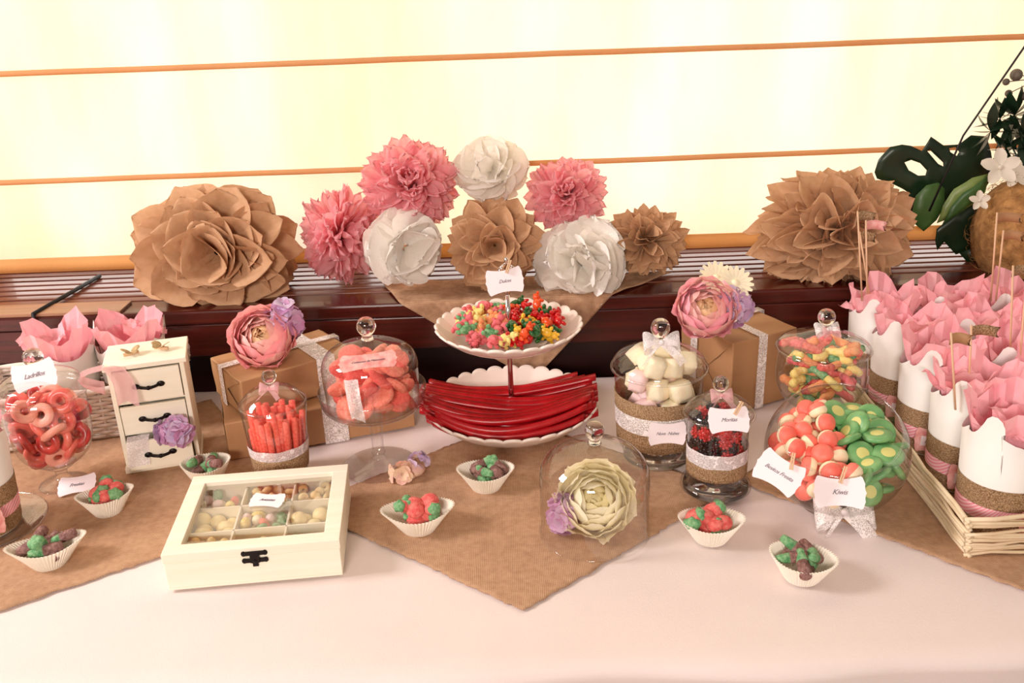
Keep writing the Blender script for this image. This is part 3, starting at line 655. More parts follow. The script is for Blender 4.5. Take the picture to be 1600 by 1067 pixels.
# ------------------------------------------------------------------ little paper cases with gummies
def case(c, rot, label, kind, seed, where, sx=1.18, sy=.86, r=.030, pinch=.5, n=8):
    root = thing('paper_case', label, 'paper case', (c[0], c[1], .0014), (0, 0, rot), 'pleated paper cases of gummies')
    r *= .88; N_ = 56; h = .026
    def f(u, v):
        a = 2*PI*u; rr_ = r*(.62+.38*v**.9); zig = 1+(.030*v+.012)*(1 if int(round(u*N_*2)) % 2 else -1)
        e = 1+.16*v*pinch*abs(math.cos(a))**6
        return (rr_*zig*e*(1+(sx-1)*v)*math.cos(a), rr_*zig*(1+(sy-1)*v)*math.sin(a), h*v + .004*v*math.cos(2*a)*pinch + (.0007*v if int(round(u*N_*2)) % 2 else 0))
    mb = MB().grid(f, N_*2, 6, wrap=True); mb.build('pleated_wall', 'liner', root, smooth=False, solid=.0003)
    MB().lathe([(0, .0002), (r*.62, .0004)], 40).build('base', 'liner', root)
    ms = {'straw': [strawberry_m(seed+i) for i in range(3)], 'cola': [bottle_m(i) for i in range(2)]}[kind]
    nm, lb, ct = {'straw': ('strawberry_gummy', 'red sugared strawberry gummy, green top, ', 'gummy'), 'cola': ('bottle_gummy', 'brown and green sugared bottle gummy ', 'gummy')}[kind]
    pts = pile(n, .0135, .0290, lambda z: r*(.02+z*19), .0118, seed)
    rr = random.Random(seed); mw = Matrix.Translation(root.location) @ Matrix.Rotation(rot, 4, 'Z')
    pts = [Vector((p.x*1.1, p.y*.85, p.z)) for p in pts]
    scatter(nm, ms, pts, None, lb+where, ct, 'gummies '+where, lambda q, p: (PI/2+q.uniform(-.6, .5), q.uniform(-.5, .5), q.uniform(0, 6.3)), seed, mw=mw, sc=(1.15, 1.35) if kind == 'straw' else (1.0, 1.15))
case(P(326, 750), .2, 'pleated paper case with green-topped gummies between mini chest and compartment box', 'cola', 3, 'in the case behind the white box', 1.0, .95, .033, n=5)
case(P(170, 800), .35, 'pleated paper case of red strawberry gummies in front of the footed glass jar', 'straw', 12, 'in the case before the footed jar')
case(P(80, 880), .35, 'pleated paper case of bottle gummies nearest the lower left corner', 'cola', 5, 'in the lower left case', 1.25, .8, .034, .8)
case(P(655, 826), .12, 'pleated paper case of strawberry gummies right of the white compartment box', 'straw', 14, 'in the case right of the white box', 1.22, .9, .036, .7)
case(P(760, 762), 0, 'pleated paper case of bottle gummies in front of the red licorice plate', 'cola', 7, 'in the case before the licorice', 1.15, .95, .033)
case(P(1110, 842), -.1, 'pleated paper case of strawberry gummies in front of the berry jar', 'straw', 19, 'in the case before the berry jar', 1.15, .92, .034)
case(P(1252, 902), -.5, 'pleated paper case of bottle gummies in front of the tilted glass bowl', 'cola', 9, 'in the case below the glass bowl', 1.1, .95, .034, .4, 10)

# ------------------------------------------------------------------ glass jar with knobbed lid
def jar(name, label, c, outer, rim_z, lid, kr, kz, floor_r, floor_z, n=56, thick=.0022, stem=None, neck=.5):
    root = thing(name, label, 'jar', (c[0], c[1], .0014))
    out = smooth_prof(outer, 5)
    MB().lathe(out, n).build('glass_body', 'glass', root)
    if stem: MB().lathe(smooth_prof(stem, 5), 40).build('glass_foot', 'glass2', root)
    else: MB().lathe([(0, .0002), (floor_r*.96, .0002), (floor_r, .002), (floor_r*.98, floor_z*.8), (0, floor_z*.8)], 40).build('glass_base', 'solid', root)
    ld = put('lid', None, root); lp = smooth_prof(lid, 5)
    MB().lathe(lp, n).build('lid_glass', 'glass', ld)
    MB().lathe([(lid[0][0]+.0018*math.cos(t*PI/4), lid[0][1]+.0018*math.sin(t*PI/4)) for t in range(8)], n, closed=True).build('lid_rim', 'glass2', ld)
    knob(ld, kz, kr, neck=neck)
    return root, interp(out)
random.seed(3)
# 1. footed jar of ring gummies (left)
J1 = (-.605, 1.087)
j1, f1 = jar('footed_jar', 'tall footed glass jar of red ring gummies at the left end', J1,
    [(0, .030), (.022, .032), (.040, .045), (.048, .065), (.0505, .09), (.051, .115), (.052, .128), (.055, .131)], .131,
    [(.056, .134), (.054, .138), (.050, .141), (.047, .150), (.032, .158), (.012, .163), (0, .164)], .0125, .163, .03, .032,
    stem=[(0, 0), (.028, 0), (.0285, .0015), (.020, .005), (.009, .009), (.0075, .016), (.010, .022), (.019, .028), (.020, .0315), (0, .0325)])
rm = [torus_m(.0098, .0054, k) for k in ('ring', 'ring_pale', 'ring_dark', 'ring', 'ring_dark')]
scatter('ring_gummy', rm, pile(60, .044, .124, lambda z: f1(z)-.0135, .0178, 2), (J1[0], J1[1], .0014), [c_+' gummy ring inside the tall footed glass jar' for c_ in ('coral', 'pale peach', 'dark red', 'coral', 'dark red')], 'gummy', 'gummy rings in the footed jar', lambda q, p: (q.uniform(-1.4, 1.4), q.uniform(-1.2, 1.2), 0), 4, sc=(1.0, 1.18))
ca = Vector((J1[0]+.008, J1[1]-.022, .168))
name_card('Ladrillos', ca, .056, .036, (.1, -.95, .42), .22, 'white name card leaning on the lid knob of the footed jar', .0105)
name_card('Fresitas', P(120, 757, .012), .050, .030, (.0, -.45, .85), .16, 'small white name card lying at the foot of the left glass jar', .0085)
# 2. jar of sugar sticks
J2 = (-.311, 1.083)
j2, f2 = jar('sweet_jar', 'glass jar of red sugar sticks with lace and burlap band', J2,
    [(0, .003), (.030, .003), (.033, .006), (.035, .02), (.038, .05), (.0405, .085), (.0425, .102), (.041, .108)], .108,
    [(.042, .109), (.0405, .112), (.032, .122), (.020, .129), (.009, .131), (0, .132)], .0095, .131, .031, .004)
st = MB().tube([(0, 0, 0), (0, 0, .025), (0, 0, .05), (0, 0, .083)], .0042, 8).mesh('sugar_stick', 'stick_candy')
rr = random.Random(5); q = pile(56, 0, 1, lambda z: .030, .0064, 6, zsq=1e9)
for i, p in enumerate(q):
    o = put('sugar_stick', st, None, (J2[0]+p.x*.90, J2[1]+p.y*.90, .007+rr.uniform(0, .012)), (p.y*-2.6+rr.uniform(-.05, .05), p.x*2.6+rr.uniform(-.05, .05), 0)); o.scale = (1, 1, rr.uniform(.85, 1.08))
    tag(o, 'red sugar-coated candy stick standing in the lace-banded jar', 'candy', 'sugar sticks in the jar')
frustum_band(f2, .018, .042, .0008).build('burlap_band', 'burlap_band', j2, solid=.0008)
frustum_band(f2, .041, .056, .0012, wav=.0006).build('lace_band', 'lace', j2)
bow(j2, (0, -.008, .132), .014, 'organza', (0, -.7, .6), 2)
# 3. marshmallow jar
J3 = (.19, 1.103)
j3, f3 = jar('sweet_jar', 'large glass jar of pastel marshmallows with burlap and lace band', J3,
    [(0, .006), (.040, .006), (.046, .010), (.047, .018), (.052, .024), (.0535, .04), (.056, .09), (.058, .115), (.0585, .126), (.060, .129)], .129,
    [(.062, .131), (.061, .137), (.055, .145), (.040, .153), (.026, .160), (.012, .166), (0, .168)], .0125, .166, .045, .007, neck=.6)
def marsh(mt):
    mb = MB()
    for k in (-1, 0, 1):
        pass
    mb.ell((0, 0, 0), (.0125, .0115, .0125), 16, 10, 0, None, lambda d: .80/max(abs(d[0]), abs(d[1]), abs(d[2]))**.75*(1+.06*nz(d[0]*3, d[1]*3, d[2]*3)))
    return mb.mesh('marshmallow', mt)
scatter('marshmallow', [marsh(k) for k in ('marsh_cream', 'marsh_peach', 'marsh_cream', 'marsh_pink', 'marsh_cream')], pile(46, .022, .142, lambda z: min(f3(min(z, .125)) - .019, .041 if z < .125 else .034), .0240, 8), (J3[0], J3[1], .0014), [c_+' marshmallow inside the large burlap-banded jar' for c_ in ('cream', 'pale peach', 'cream', 'pale pink', 'cream')], 'marshmallow', 'marshmallows in the large jar', None, 3, sc=(1.2, 1.4))
frustum_band(f3, .030, .100, .0010).build('burlap_band', 'burlap_band', j3, solid=.0008)
frustum_band(f3, .056, .080, .0020).build('lace_band', 'lace_big', j3)
bow(j3, (0, -.012, .168), .026, 'lace', (0, -.75, .65), 4)
c = Vector((J3[0]+.002, J3[1]-.0615, .066)); name_card('Nuve  Nubes', c, .050, .032, (.04, -1, .12), -.03, 'white name card on the band of the large marshmallow jar', .0075)
# 4. berry jar
J4 = (.250, 1.016)
j4, f4 = jar('sweet_jar', 'small glass jar of red and black berry candies with lace band', J4,
    [(0, .003), (.040, .003), (.0435, .006), (.0425, .010), (.037, .016), (.0365, .04), (.037, .08), (.0375, .096), (.0395, .100), (.0415, .102)], .102,
    [(.0425, .104), (.0405, .110), (.030, .120), (.018, .127), (.009, .129), (0, .130)], .0098, .129, .041, .010)
def berry(mt):
    mb = MB(); mb.ell((0, 0, 0), .0068, 10, 8)
    for i in range(26):
        z = 1-2*(i+.5)/26; a = i*2.4; r = math.sqrt(1-z*z); mb.ell((r*math.cos(a)*.0068, r*math.sin(a)*.0068, z*.0076), .0021, 6, 4)
    return mb.mesh('berry_candy', mt)
scatter('berry_candy', [berry('berry_black'), berry('berry_red')], pile(95, .020, .099, lambda z: f4(z)-.0090, .0128, 9), (J4[0], J4[1], .0014), ['shiny black berry candy inside the small lace-banded jar', 'red berry candy inside the small lace-banded jar'], 'candy', 'berry candies in the small jar', None, 4, sc=(1.0, 1.1))
frustum_band(f4, .026, .046, .0008).build('burlap_band', 'burlap_band', j4, solid=.0008)
frustum_band(f4, .045, .064, .0014, wav=.0006).build('lace_band', 'lace', j4)
bow(j4, (0, -.008, .131), .015, 'organza', (0, -.7, .6), 6)
name_card('Moritas', (J4[0]+.002, J4[1]-.040, .116), .050, .032, (-.02, -.8, .55), .0, 'white name card pegged to the lid of the berry jar', .0085, peg=(.012, .013, -.6, .018))
# 5. worm jar (footed)
J5 = (.411, 1.128)
j5, f5 = jar('footed_jar', 'round footed glass jar of coloured gummy worms', J5,
    [(0, .052), (.020, .053), (.042, .062), (.055, .080), (.0585, .100), (.0575, .120), (.056, .132), (.058, .136)], .136,
    [(.060, .138), (.059, .143), (.050, .149), (.032, .155), (.020, .160), (.010, .164), (0, .165)], .0115, .164, .03, .054,
    stem=[(0, 0), (.034, 0), (.035, .0015), (.024, .004), (.010, .007), (.0075, .014), (.013, .022), (.014, .027), (.008, .034), (.009, .041), (.018, .048), (.022, .0525), (0, .054)])
def worm(a, b, seed):
    rr = random.Random(seed); ph = rr.uniform(0, 6)
    p = [Vector((-.020+.040*t, .0065*math.sin(t*4.5+ph), .004*math.sin(t*3+ph))) for t in [i/12 for i in range(13)]]; mb = MB()
    rs = [.0046*(1+.10*(i % 2)) for i in range(13)]; rs[0] = rs[-1] = .0026
    mb.tube(p[:7], rs[:7], 8, 0); mb.tube(p[6:], rs[6:], 8, 1); return mb.mesh('gummy_worm', [a, b])
wm = [worm(*k) for k in (('yellow_sugar', 'green_sugar', 1), ('red_sugar', 'pink_sugar', 2), ('orange_sugar', 'yellow_sugar', 3), ('green_sugar', 'yellow_sugar', 4), ('red_sugar', 'orange_sugar', 5), ('yellow_sugar', 'orange_sugar', 6))]
scatter('gummy_worm', wm, pile(60, .066, .138, lambda z: f5(z)-.021, .0118, 10), (J5[0], J5[1], .0014), [c_+' sugared gummy worm inside the round footed jar' for c_ in ('yellow and green', 'red and pink', 'orange and yellow', 'green and yellow', 'red and orange', 'yellow and orange')], 'gummy', 'gummy worms in the footed jar', lambda q, p: (q.uniform(-.4, .4), q.uniform(-.5, .5), q.uniform(0, 6.3)), 5, sc=(1.05, 1.25))
bow(j5, (0, -.008, .166), .018, 'lace', (0, -.6, .8), 8, False)
bow(j5, (0.004, -.012, .164), .013, 'organza', (0, -.6, .8), 9, False)

# ------------------------------------------------------------------ cake stand with dome and gummy slices
C = (-.185, 1.105)
cs = thing('cake_stand', 'footed glass cake stand with dome full of coral gummy slices', 'cake stand', (C[0], C[1], .0014))
MB().lathe(smooth_prof([(0, 0), (.046, 0), (.0465, .0012), (.030, .0045), (.012, .008), (.0075, .014), (.0095, .020), (.0078, .026), (.0085, .055), (.011, .075), (.013, .080), (0, .081)], 5), 48).build('glass_foot', 'glass2', cs)
MB().lathe(smooth_prof([(0, .082), (.040, .083), (.060, .088), (.068, .098), (.0705, .113), (.0695, .114), (.0665, .099), (.058, .091), (.040, .0865), (0, .086)], 5), 56).build('glass_plate', 'glass2', cs)
dm = put('glass_dome', None, cs)
dp = smooth_prof([(.0605, .090), (.061, .110), (.0625, .135), (.062, .150), (.056, .163), (.042, .172), (.022, .178), (.010, .182), (0, .183)], 5)
MB().lathe(dp, 56).build('dome_glass', 'glass', dm); knob(dm, .182, .0125, neck=.55)
sm = [disc_m(.0175, .009, 'slice' if i != 1 else 'slice_dark', 'gummy_slice', None, .14) for i in range(3)]
scatter('gummy_slice', sm, pile(58, .096, .150, lambda z: .044 if z < .13 else .036, .0165, 11), (C[0], C[1], .0014), 'coral sugared gummy slice under the dome of the cake stand', 'gummy', 'gummy slices on the cake stand', lambda q, p: (q.uniform(-1.3, 1.3), q.uniform(-.9, .9), q.uniform(0, 6.3)), 6)
ln = MB().grid(lambda u, v: ((u-.5)*.017 + .004*v, -.066-.004*math.sin(v*PI)-.001*math.sin(u*6), .156-.052*v - .010*abs(u-.2)*(v > .95)), 6, 14).build('lace_ribbon', 'lace', cs)
ln.location = (-.014, 0, 0)
name_card('Corazones de Melocotón', (C[0]+.006, C[1]-.047, .1735), .074, .028, (.0, -.45, .9), .12, 'long pink printed card on top of the cake stand dome', .0056, cardm='tagpink')

# ------------------------------------------------------------------ glass cloche with cream flower
C = (.089, .929)
cl = thing('glass_cloche', 'glass cloche with ball knob over a cream silk flower', 'cloche', (C[0], C[1], .0014))
dp = smooth_prof([(.0655, .001), (.0635, .004), (.063, .04), (.0635, .070), (.060, .088), (.046, .104), (.026, .112), (.010, .115), (0, .116)], 6)
MB().lathe(dp, 60).build('dome_glass', 'glass', cl); knob(cl, .1155, .0112, neck=.55)
fr = thing('silk_flower', 'large cream silk flower under the glass cloche', 'flower', (C[0]+.001, C[1]-.002, .044))
ranunculus(fr, .043, [('pet_yellow', 3, .18, .25, 1.3, 0), ('pet_yellow', 3, .28, .38, 1.2, .02), ('pet_yellow', 4, .38, .50, 1.0, .05), ('pet_cream', 4, .48, .56, 1.0, .05), ('pet_cream', 5, .60, .66, .90, .07),
    ('pet_cream', 5, .70, .74, .85, .08), ('pet_cream', 6, .82, .86, .75, .10), ('pet_cream', 7, .92, 1.0, .70, .12), ('pet_cream', 7, 1.0, 1.2, .65, .14)], 31, (-.03, -.72, .62))
MB().ell((0, 0, 0), .020, 12, 8).build('flower_core', 'pet_yellow', fr, loc=(0, .014, -.012))
ll = thing('lilac_bloom', 'small mauve silk bloom beside the cream flower under the cloche', 'flower', (C[0]-.037, C[1]-.002, .026))
hydrangea(ll, (0, 0, 0), (.013, .014, .021), 16, ['mauve', 'lilac'], .013, 41, (-.6, -.5, .3), .6)

# loose hydrangea clip on the burlap
hc = thing('flower_clip', 'small cream and lilac flower cluster lying beside the cake stand foot', 'flower', P(643, 742))
hydrangea(hc, (-.010, -.012, .012), (.013, .011, .008), 7, ['cream_pink'], .0105, 51, (0, -.6, .8), .0)
hydrangea(hc, (.010, .004, .016), (.012, .012, .010), 12, ['pale_lilac', 'pale_lilac', 'cream_pink'], .0075, 52, (0, -.6, .8), .0)
MB().ell((0, 0, 0), (.020, .015, .010), 10, 6).build('clip_pad', 'cream_pink', hc, loc=(0, -.003, .010))

# ------------------------------------------------------------------ tilted bowl
B0 = Vector((.380, .968, .076)); BA = Vector((-.12, -.40, .88)).normalized()
bw = thing('glass_bowl', 'large tilted round glass bowl of pink and green sweets', 'bowl', (B0.x, B0.y, .0014))
mb_ = align(BA, (1, 0, 0), B0 - bw.location)
Rb = .083; pr = [(Rb*math.sin(t), -Rb*math.cos(t)*.84) for t in [i*PI/26 for i in range(0, 19)]]
MB().lathe(pr, 64, 0, mb_).build('glass_body', 'glass', bw)
MB().lathe([(pr[-1][0]+.0016*math.cos(k*PI/4), pr[-1][1]+.0016*math.sin(k*PI/4)) for k in range(8)], 64, 0, mb_, closed=True).build('bowl_rim', 'glass2', bw)
MB().lathe([(0, 0), (.036, 0), (.037, .003), (.030, .009), (.024, .014), (0, .014)], 40).build('bowl_foot', 'glass2', bw)
bow(bw, (-.002, -.050, .018), .038, 'lace_big', (-.05, -.8, .55), 12)
ks = MB(); ks.ell((0, 0, 0), (.0125, .0125, .0105), 16, 10, 0, None, lambda d: 1); kb = MB()
kb.lathe([(0, -.0085), (.009, -.0080), (.0118, -.004), (.0120, .0005)], 16, 1); kb.lathe([(.0120, .0005), (.0115, .005), (.0085, .0085), (0, .0098)], 16, 0)
km = kb.mesh('gummy_kiss', ['kiss_pink', 'kiss_cream'])
kw = disc_m(.0170, .0075, ['kiwi', 'kiwi_cream'], 'kiwi_gummy', .0075)
def inbowl(n, side, d, seed):
    rr = random.Random(seed); out = []
    for _ in range(20000):
        if len(out) >= n: break
        p = Vector((rr.uniform(-1, 1), rr.uniform(-1, 1), rr.uniform(-1, 1)))*(Rb-.012)
        if p.length > Rb-.015: continue
        top = -.030 + .030*math.cos(p.x*16)*.6 + (.35*p.y) + .046
        if p.z > top - .0 or p.z*.0+p.z < -.064*.84: continue
        if side < 0 and p.x > -.004: continue
        if side > 0 and p.x < .006: continue
        p.z *= .86
        if all((p-o).length >= d for o in out): out.append(p)
    return [B0+p for p in out]
scatter('gummy_kiss', [km], inbowl(64, -1, .0165, 13), (0, 0, 0), 'pink and cream gummy kiss in the left half of the tilted bowl', 'gummy', 'pink gummies in the bowl', lambda q, p: (q.uniform(-1.6, 1.6), q.uniform(-1.6, 1.6), 0), 7)
scatter('kiwi_gummy', [kw], inbowl(60, 1, .0150, 14), (0, 0, 0), 'green kiwi slice gummy in the right half of the tilted bowl', 'gummy', 'kiwi gummies in the bowl', lambda q, p: (q.uniform(-.1, 1.1), q.uniform(-.7, .7), q.uniform(0, 6.3)), 8)
c = PY(1217, 738, B0.y-.082); name_card('Besitos Fresita', c, .053, .038, toward_cam(c, .0), -.60, 'white name card hung at a slant on the left of the bowl', .0080, peg=(.006, .018, .35, .019))
c = PY(1312, 769, B0.y-.088); name_card('Kiwis', c, .056, .036, toward_cam(c, .0), -.07, 'white name card pegged upright to the front of the bowl', .0100, peg=(.004, .019, -.33, .020))

# ------------------------------------------------------------------ two-tier stand
C = (-.004, 1.218)
ts = thing('tiered_stand', 'two-tier stand of scalloped cream plates, licorice below and gummies above', 'tiered stand', (C[0], C[1], .0014))
def scallop(R0, rb, h, z0, n, name):
    def f(u, v):
        a = 2*PI*u; k = abs(math.sin(a*n/2)); fl = .92+.08*k**.6
        t = v; r = rb+(R0-rb)*t**.85; z = z0+h*t**1.5
        m = t**3; r *= 1-.035*m*(1-k**.6); z += .0045*m*(k**.6-.6)*(R0/.12)
        return (r*math.cos(a), r*math.sin(a), z)
    mb = MB().grid(f, n*8, 12, wrap=True); mb.lathe([(0, z0), (rb, z0)], n*8)
    return mb.build(name, 'ceramic', ts, solid=.003)
scallop(.126, .070, .032, .002, 30, 'lower_plate'); scallop(.104, .055, .026, .128, 27, 'upper_plate')
for o in ts.children: pass
MB().tube([(0, 0, .002), (0, 0, .060), (0, 0, .125), (0, 0, .16), (0, 0, .196)], [.0028, .0040, .0032, .0044, .0030], 12).build('pole', 'chrome', ts)
tp = MB()
for sg in (-1, 1):
    tp.tube([(0, 0, .192), (sg*.003, 0, .203), (sg*.010, 0, .212), (sg*.014, 0, .225), (sg*.010, 0, .236), (0, 0, .243)], .0013, 8)
    tp.tube([(sg*.014, 0, .228), (sg*.006, 0, .236), (0, 0, .228)], .0011, 6)
tp.ell((0, 0, .246), (.003, .003, .005), 8, 6)
tp.build('top_handle', 'chrome', ts)
name_card('Dulces', (C[0]-.003, C[1]-.012, .222), .053, .036, (0, -1, .30), .12, 'white name card pegged to the top of the tiered stand', .0085, peg=(.008, .019, -.45, .019))
# licorice
rr = random.Random(17)
def lico(seed, bowk):
    q = random.Random(seed); ph = q.uniform(0, 6); pts = []
    for i in range(22):
        t = i/21*2-1; pts.append(Vector((t*.118, bowk*t*t + 0.0022*math.sin(t*2.5+ph), .019*t*t + .0012*math.sin(t*4+ph))))
    n = 10; vs = []
    for i, p in enumerate(pts):
        for j in range(n):
            a = 2*PI*j/n + i*.08; r = .0056*(1+.20*(j % 2)); vs.append((p.x, p.y+r*math.cos(a), p.z+r*math.sin(a)*.85))
    fs = [(i*n+j, i*n+(j+1) % n, (i+1)*n+(j+1) % n, (i+1)*n+j) for i in range(21) for j in range(n)] + [tuple(reversed(range(n))), tuple(21*n+j for j in range(n))]
    return MB().add(vs, fs).mesh('licorice_rope', 'licorice')
lms = [[lico(i+10*k, bk) for i in range(3)] for k, bk in enumerate((-.004, .006, .018, .030))]
for layer, (cnt, z) in enumerate(((13, .0145), (13, .0240), (11, .0335), (8, .0420))):
    for i in range(cnt):
        y = (-.082, -.091, -.090, -.080)[layer] + i*(.0128, .0128, .0130, .0132)[layer]
        if abs(y) < .007: continue
        q_ = 3 if y < -.07 else 2 if y < -.045 else 1 if y < -.01 else 0
        half = math.sqrt(max(.0, .122**2-min(abs(y+(0, .004, .012, .020)[q_])*.95, .11)**2))
        o = put('licorice_rope', rr.choice(lms[q_]), None, (C[0]-.004+rr.uniform(-.005, .005), C[1]+y, z), (0, rr.uniform(-.03, .03), rr.uniform(-.04, .04)))
        k = min(1.04, 1.02*half/.118); o.scale = (k*rr.uniform(.97, 1.03), k, 1)
        tag(o, 'red licorice rope lying across the lower plate of the tiered stand', 'licorice', 'licorice ropes on the lower plate')
# gummies on the upper plate
bs = [bear_m(k, 1.8) for k in ('pink_sugar', 'green_sugar', 'pink_sugar', 'yellow_sugar', 'orange_sugar')]
bg = [bear_m(k, 1.7) for k in ('gum_red', 'gum_green', 'gum_orange', 'gum_green', 'gum_red', 'gum_yellow')]
def up(n, side, seed, d):
    rr = random.Random(seed); out = []
    for _ in range(20000):
        if len(out) >= n: break
        a = rr.uniform(0, 2*PI); r = .073*math.sqrt(rr.random()); p = Vector((r*math.cos(a), r*math.sin(a)*.95, 0))
        if side*p.x < .004: continue
        p.z = .141 + max(0, (r-.045)*.45) + rr.random()*.020*(1-(r/.084)**2)**.5
        if all((p-o).length >= d for o in out): out.append(p)
    return out
scatter('gummy_bear', bs, up(44, -1, 21, .0150), (C[0], C[1], .0014), [c_+' sugared gummy bear on the left half of the upper plate' for c_ in ('pink', 'green', 'pink', 'yellow', 'orange')], 'gummy', 'sugared gummies on the upper plate', None, 9)
scatter('gummy_bear', bg, up(42, 1, 22, .0148), (C[0], C[1], .0014), [c_+' glossy gummy bear on the right half of the upper plate' for c_ in ('red', 'dark green', 'orange', 'dark green', 'red', 'yellow')], 'gummy', 'glossy bears on the upper plate', None, 10)

# ------------------------------------------------------------------ compartment box
pBR, pBL = P(536, 900), P(262, 925); xd = (pBR-pBL).normalized(); W_ = .188; D_ = .166; H_ = .047
ang = math.atan2(xd.y, xd.x); cb = thing('compartment_box', 'white wooden box with glazed lid and nine sweet compartments', 'box', (pBR.x, pBR.y, .0014), (0, 0, ang))
def lb(mb, x0, x1, y0, y1, z0, z1, mi=0): return mb.box(((x0+x1)/2, (y0+y1)/2, (z0+z1)/2), (x1-x0, y1-y0, z1-z0), mi)
t = .005; mb = MB(); lb(mb, -W_, 0, 0, D_, 0, .003)
lb(mb, -W_, 0, 0, t, .003, H_-.012); lb(mb, -W_, 0, D_-t, D_, .003, H_-.012); lb(mb, -W_, -W_+t, t, D_-t, .003, H_-.012); lb(mb, -t, 0, t, D_-t, .003, H_-.012)
mb.build('box_body', 'white_paint', cb, smooth=False, bevel=.0008)
cw, cdp = (W_-2*t)/3, (D_-2*t)/3
for k in (1, 2):
    lb(MB(), -W_+t+k*cw-.001, -W_+t+k*cw+.001, t, D_-t, .003, H_-.013).build('divider', 'white_paint', cb, smooth=False)
    lb(MB(), -W_+t, -t, t+k*cdp-.001, t+k*cdp+.001, .003, H_-.013).build('divider', 'white_paint', cb, smooth=False)
ld = put('lid', None, cb); fr_ = .017
for nm, q in (('frame_rail', (-W_-.001, .001, -.001, fr_)), ('frame_rail', (-W_-.001, .001, D_-fr_, D_+.001)), ('frame_stile', (-W_-.001, -W_+fr_, fr_, D_-fr_)), ('frame_stile', (-fr_, .001, fr_, D_-fr_))):
    lb(MB(), q[0], q[1], q[2], q[3], H_-.0115, H_).build(nm, 'white_paint', ld, smooth=False, bevel=.0008)
lb(MB(), -W_+fr_, -fr_, fr_, D_-fr_, H_-.006, H_-.0055).build('glass_pane', 'glass', ld, smooth=False)
cx = -W_*.485; cl_ = MB()
cl_.box((cx, -.0015, H_-.0075), (.022, .0014, .005)); cl_.box((cx, -.0015, H_-.0165), (.020, .0014, .005)); cl_.box((cx, -.0022, H_-.012), (.010, .002, .014)); cl_.box((cx, -.0015, H_-.021), (.006, .0016, .006))
for sx in (-1, 1):
    for z in (H_-.0075, H_-.0165): cl_.ell((cx+sx*.0115, -.0015, z), (.0028, .0010, .0034), 8, 6)
cl_.ell((cx, -.0032, H_-.0165), (.0022, .0016, .0022), 8, 6)
cl_.build('metal_clasp', 'bronze', cb, smooth=False)
cmw = Matrix.Translation((pBR.x, pBR.y, .0014)) @ Matrix.Rotation(ang, 4, 'Z')
name_card('Anisetes', cmw @ Vector((-W_*.48, D_*.60, H_-.0025)), .042, .026, (.0, -.12, 1), ang-.20, 'lilac-white name card lying on the glazed lid of the white box', .0075)
ball = MB().ell((0, 0, 0), .0100, 16, 12).mesh('chocolate_ball', 'ball'); sball = MB().ell((0, 0, 0), .0062, 12, 8).mesh('cereal_ball', 'cereal'); cring = torus_m(.0042, .0030, 'cereal', 1.1, 14, 8, 'cereal_ring')
def bean(mt): return MB().ell((0, 0, 0), (.0085, .0058, .0058), 12, 8).mesh('sugared_bean', mt)
beans = [bean(k) for k in ('kiss_pink', 'green_sugar', 'marsh_cream', 'yellow_sugar', 'marsh_pink')]
tiny = MB().ell((0, 0, 0), .0050, 10, 8).mesh('cereal_ball', 'ball')
plan = [[('b', [tiny, tiny, sball], 'cereal_ball', 34, .0085, 'small cream ball'), ('a', [tiny, ball], 'chocolate_ball', 12, .0110, 'cream sweet ball'), ('c', beans, 'sugared_bean', 9, .0120, 'pastel sugared almond')],
        [('d', [ball], 'chocolate_ball', 10, .0165, 'large cream chocolate ball'), ('e', beans, 'sugared_bean', 20, .0120, 'colourful sugared almond'), ('f', [ball], 'chocolate_ball', 10, .0165, 'large cream chocolate ball')],
        [('g', beans, 'sugared_bean', 14, .0120, 'pastel sugared almond'), ('h', [sball, cring], 'cereal_ball', 26, .0095, 'golden cereal ball'), ('i', [cring, sball], 'cereal_ring', 24, .0098, 'golden cereal ring')]]
rows = ['front', 'middle', 'back']; cols = ['left', 'centre', 'right']
for r_ in range(3):
    for c_ in range(3):
        _, ms, nm, n, d, lb_ = plan[r_][c_]; x0 = -W_+t+c_*cw; y0 = t+r_*cdp; q = random.Random(r_*3+c_); out = []
        e = d*.42 + .001
        for _ in range(6000):
            if len(out) >= n: break
            p = Vector((q.uniform(x0+e+.001, x0+cw-e-.001), q.uniform(y0+e+.001, y0+cdp-e-.001), q.uniform(.003+e, .033-e)))
            if all((p-o).length >= d for o in out): out.append(p)
        scatter(nm, ms, out, None, f'{lb_} in the {rows[r_]} {cols[c_]} compartment of the white box', 'sweet', f'sweets in the {rows[r_]} {cols[c_]} compartment', None, 11+r_*3+c_, mw=cmw)

# ------------------------------------------------------------------ mini chest of drawers
A_ = P(200, 741); B_ = P(318, 722); ang = math.atan2(B_.y-A_.y, B_.x-A_.x)
ch = thing('mini_chest', 'small white wooden chest with three drawers and dark handles', 'chest of drawers', (A_.x, A_.y, .0014), (0, 0, ang))
cw_, cd_, chh = .096, .074, .158; mb = MB()
lb(mb, -.002, cw_+.002, -.002, cd_, 0, .008); lb(mb, 0, .006, 0, cd_, .008, chh-.007); lb(mb, cw_-.006, cw_, 0, cd_, .008, chh-.007); lb(mb, 0, cw_, cd_-.004, cd_, .008, chh-.007)
for z in (.054, .099): lb(mb, .006, cw_-.006, .003, cd_, z, z+.003)
mb.build('carcass', 'white_paint', ch, smooth=False, bevel=.0008)
lb(MB(), -.004, cw_+.004, -.005, cd_+.002, chh-.007, chh).build('top_board', 'white_paint', ch, smooth=False, bevel=.001)
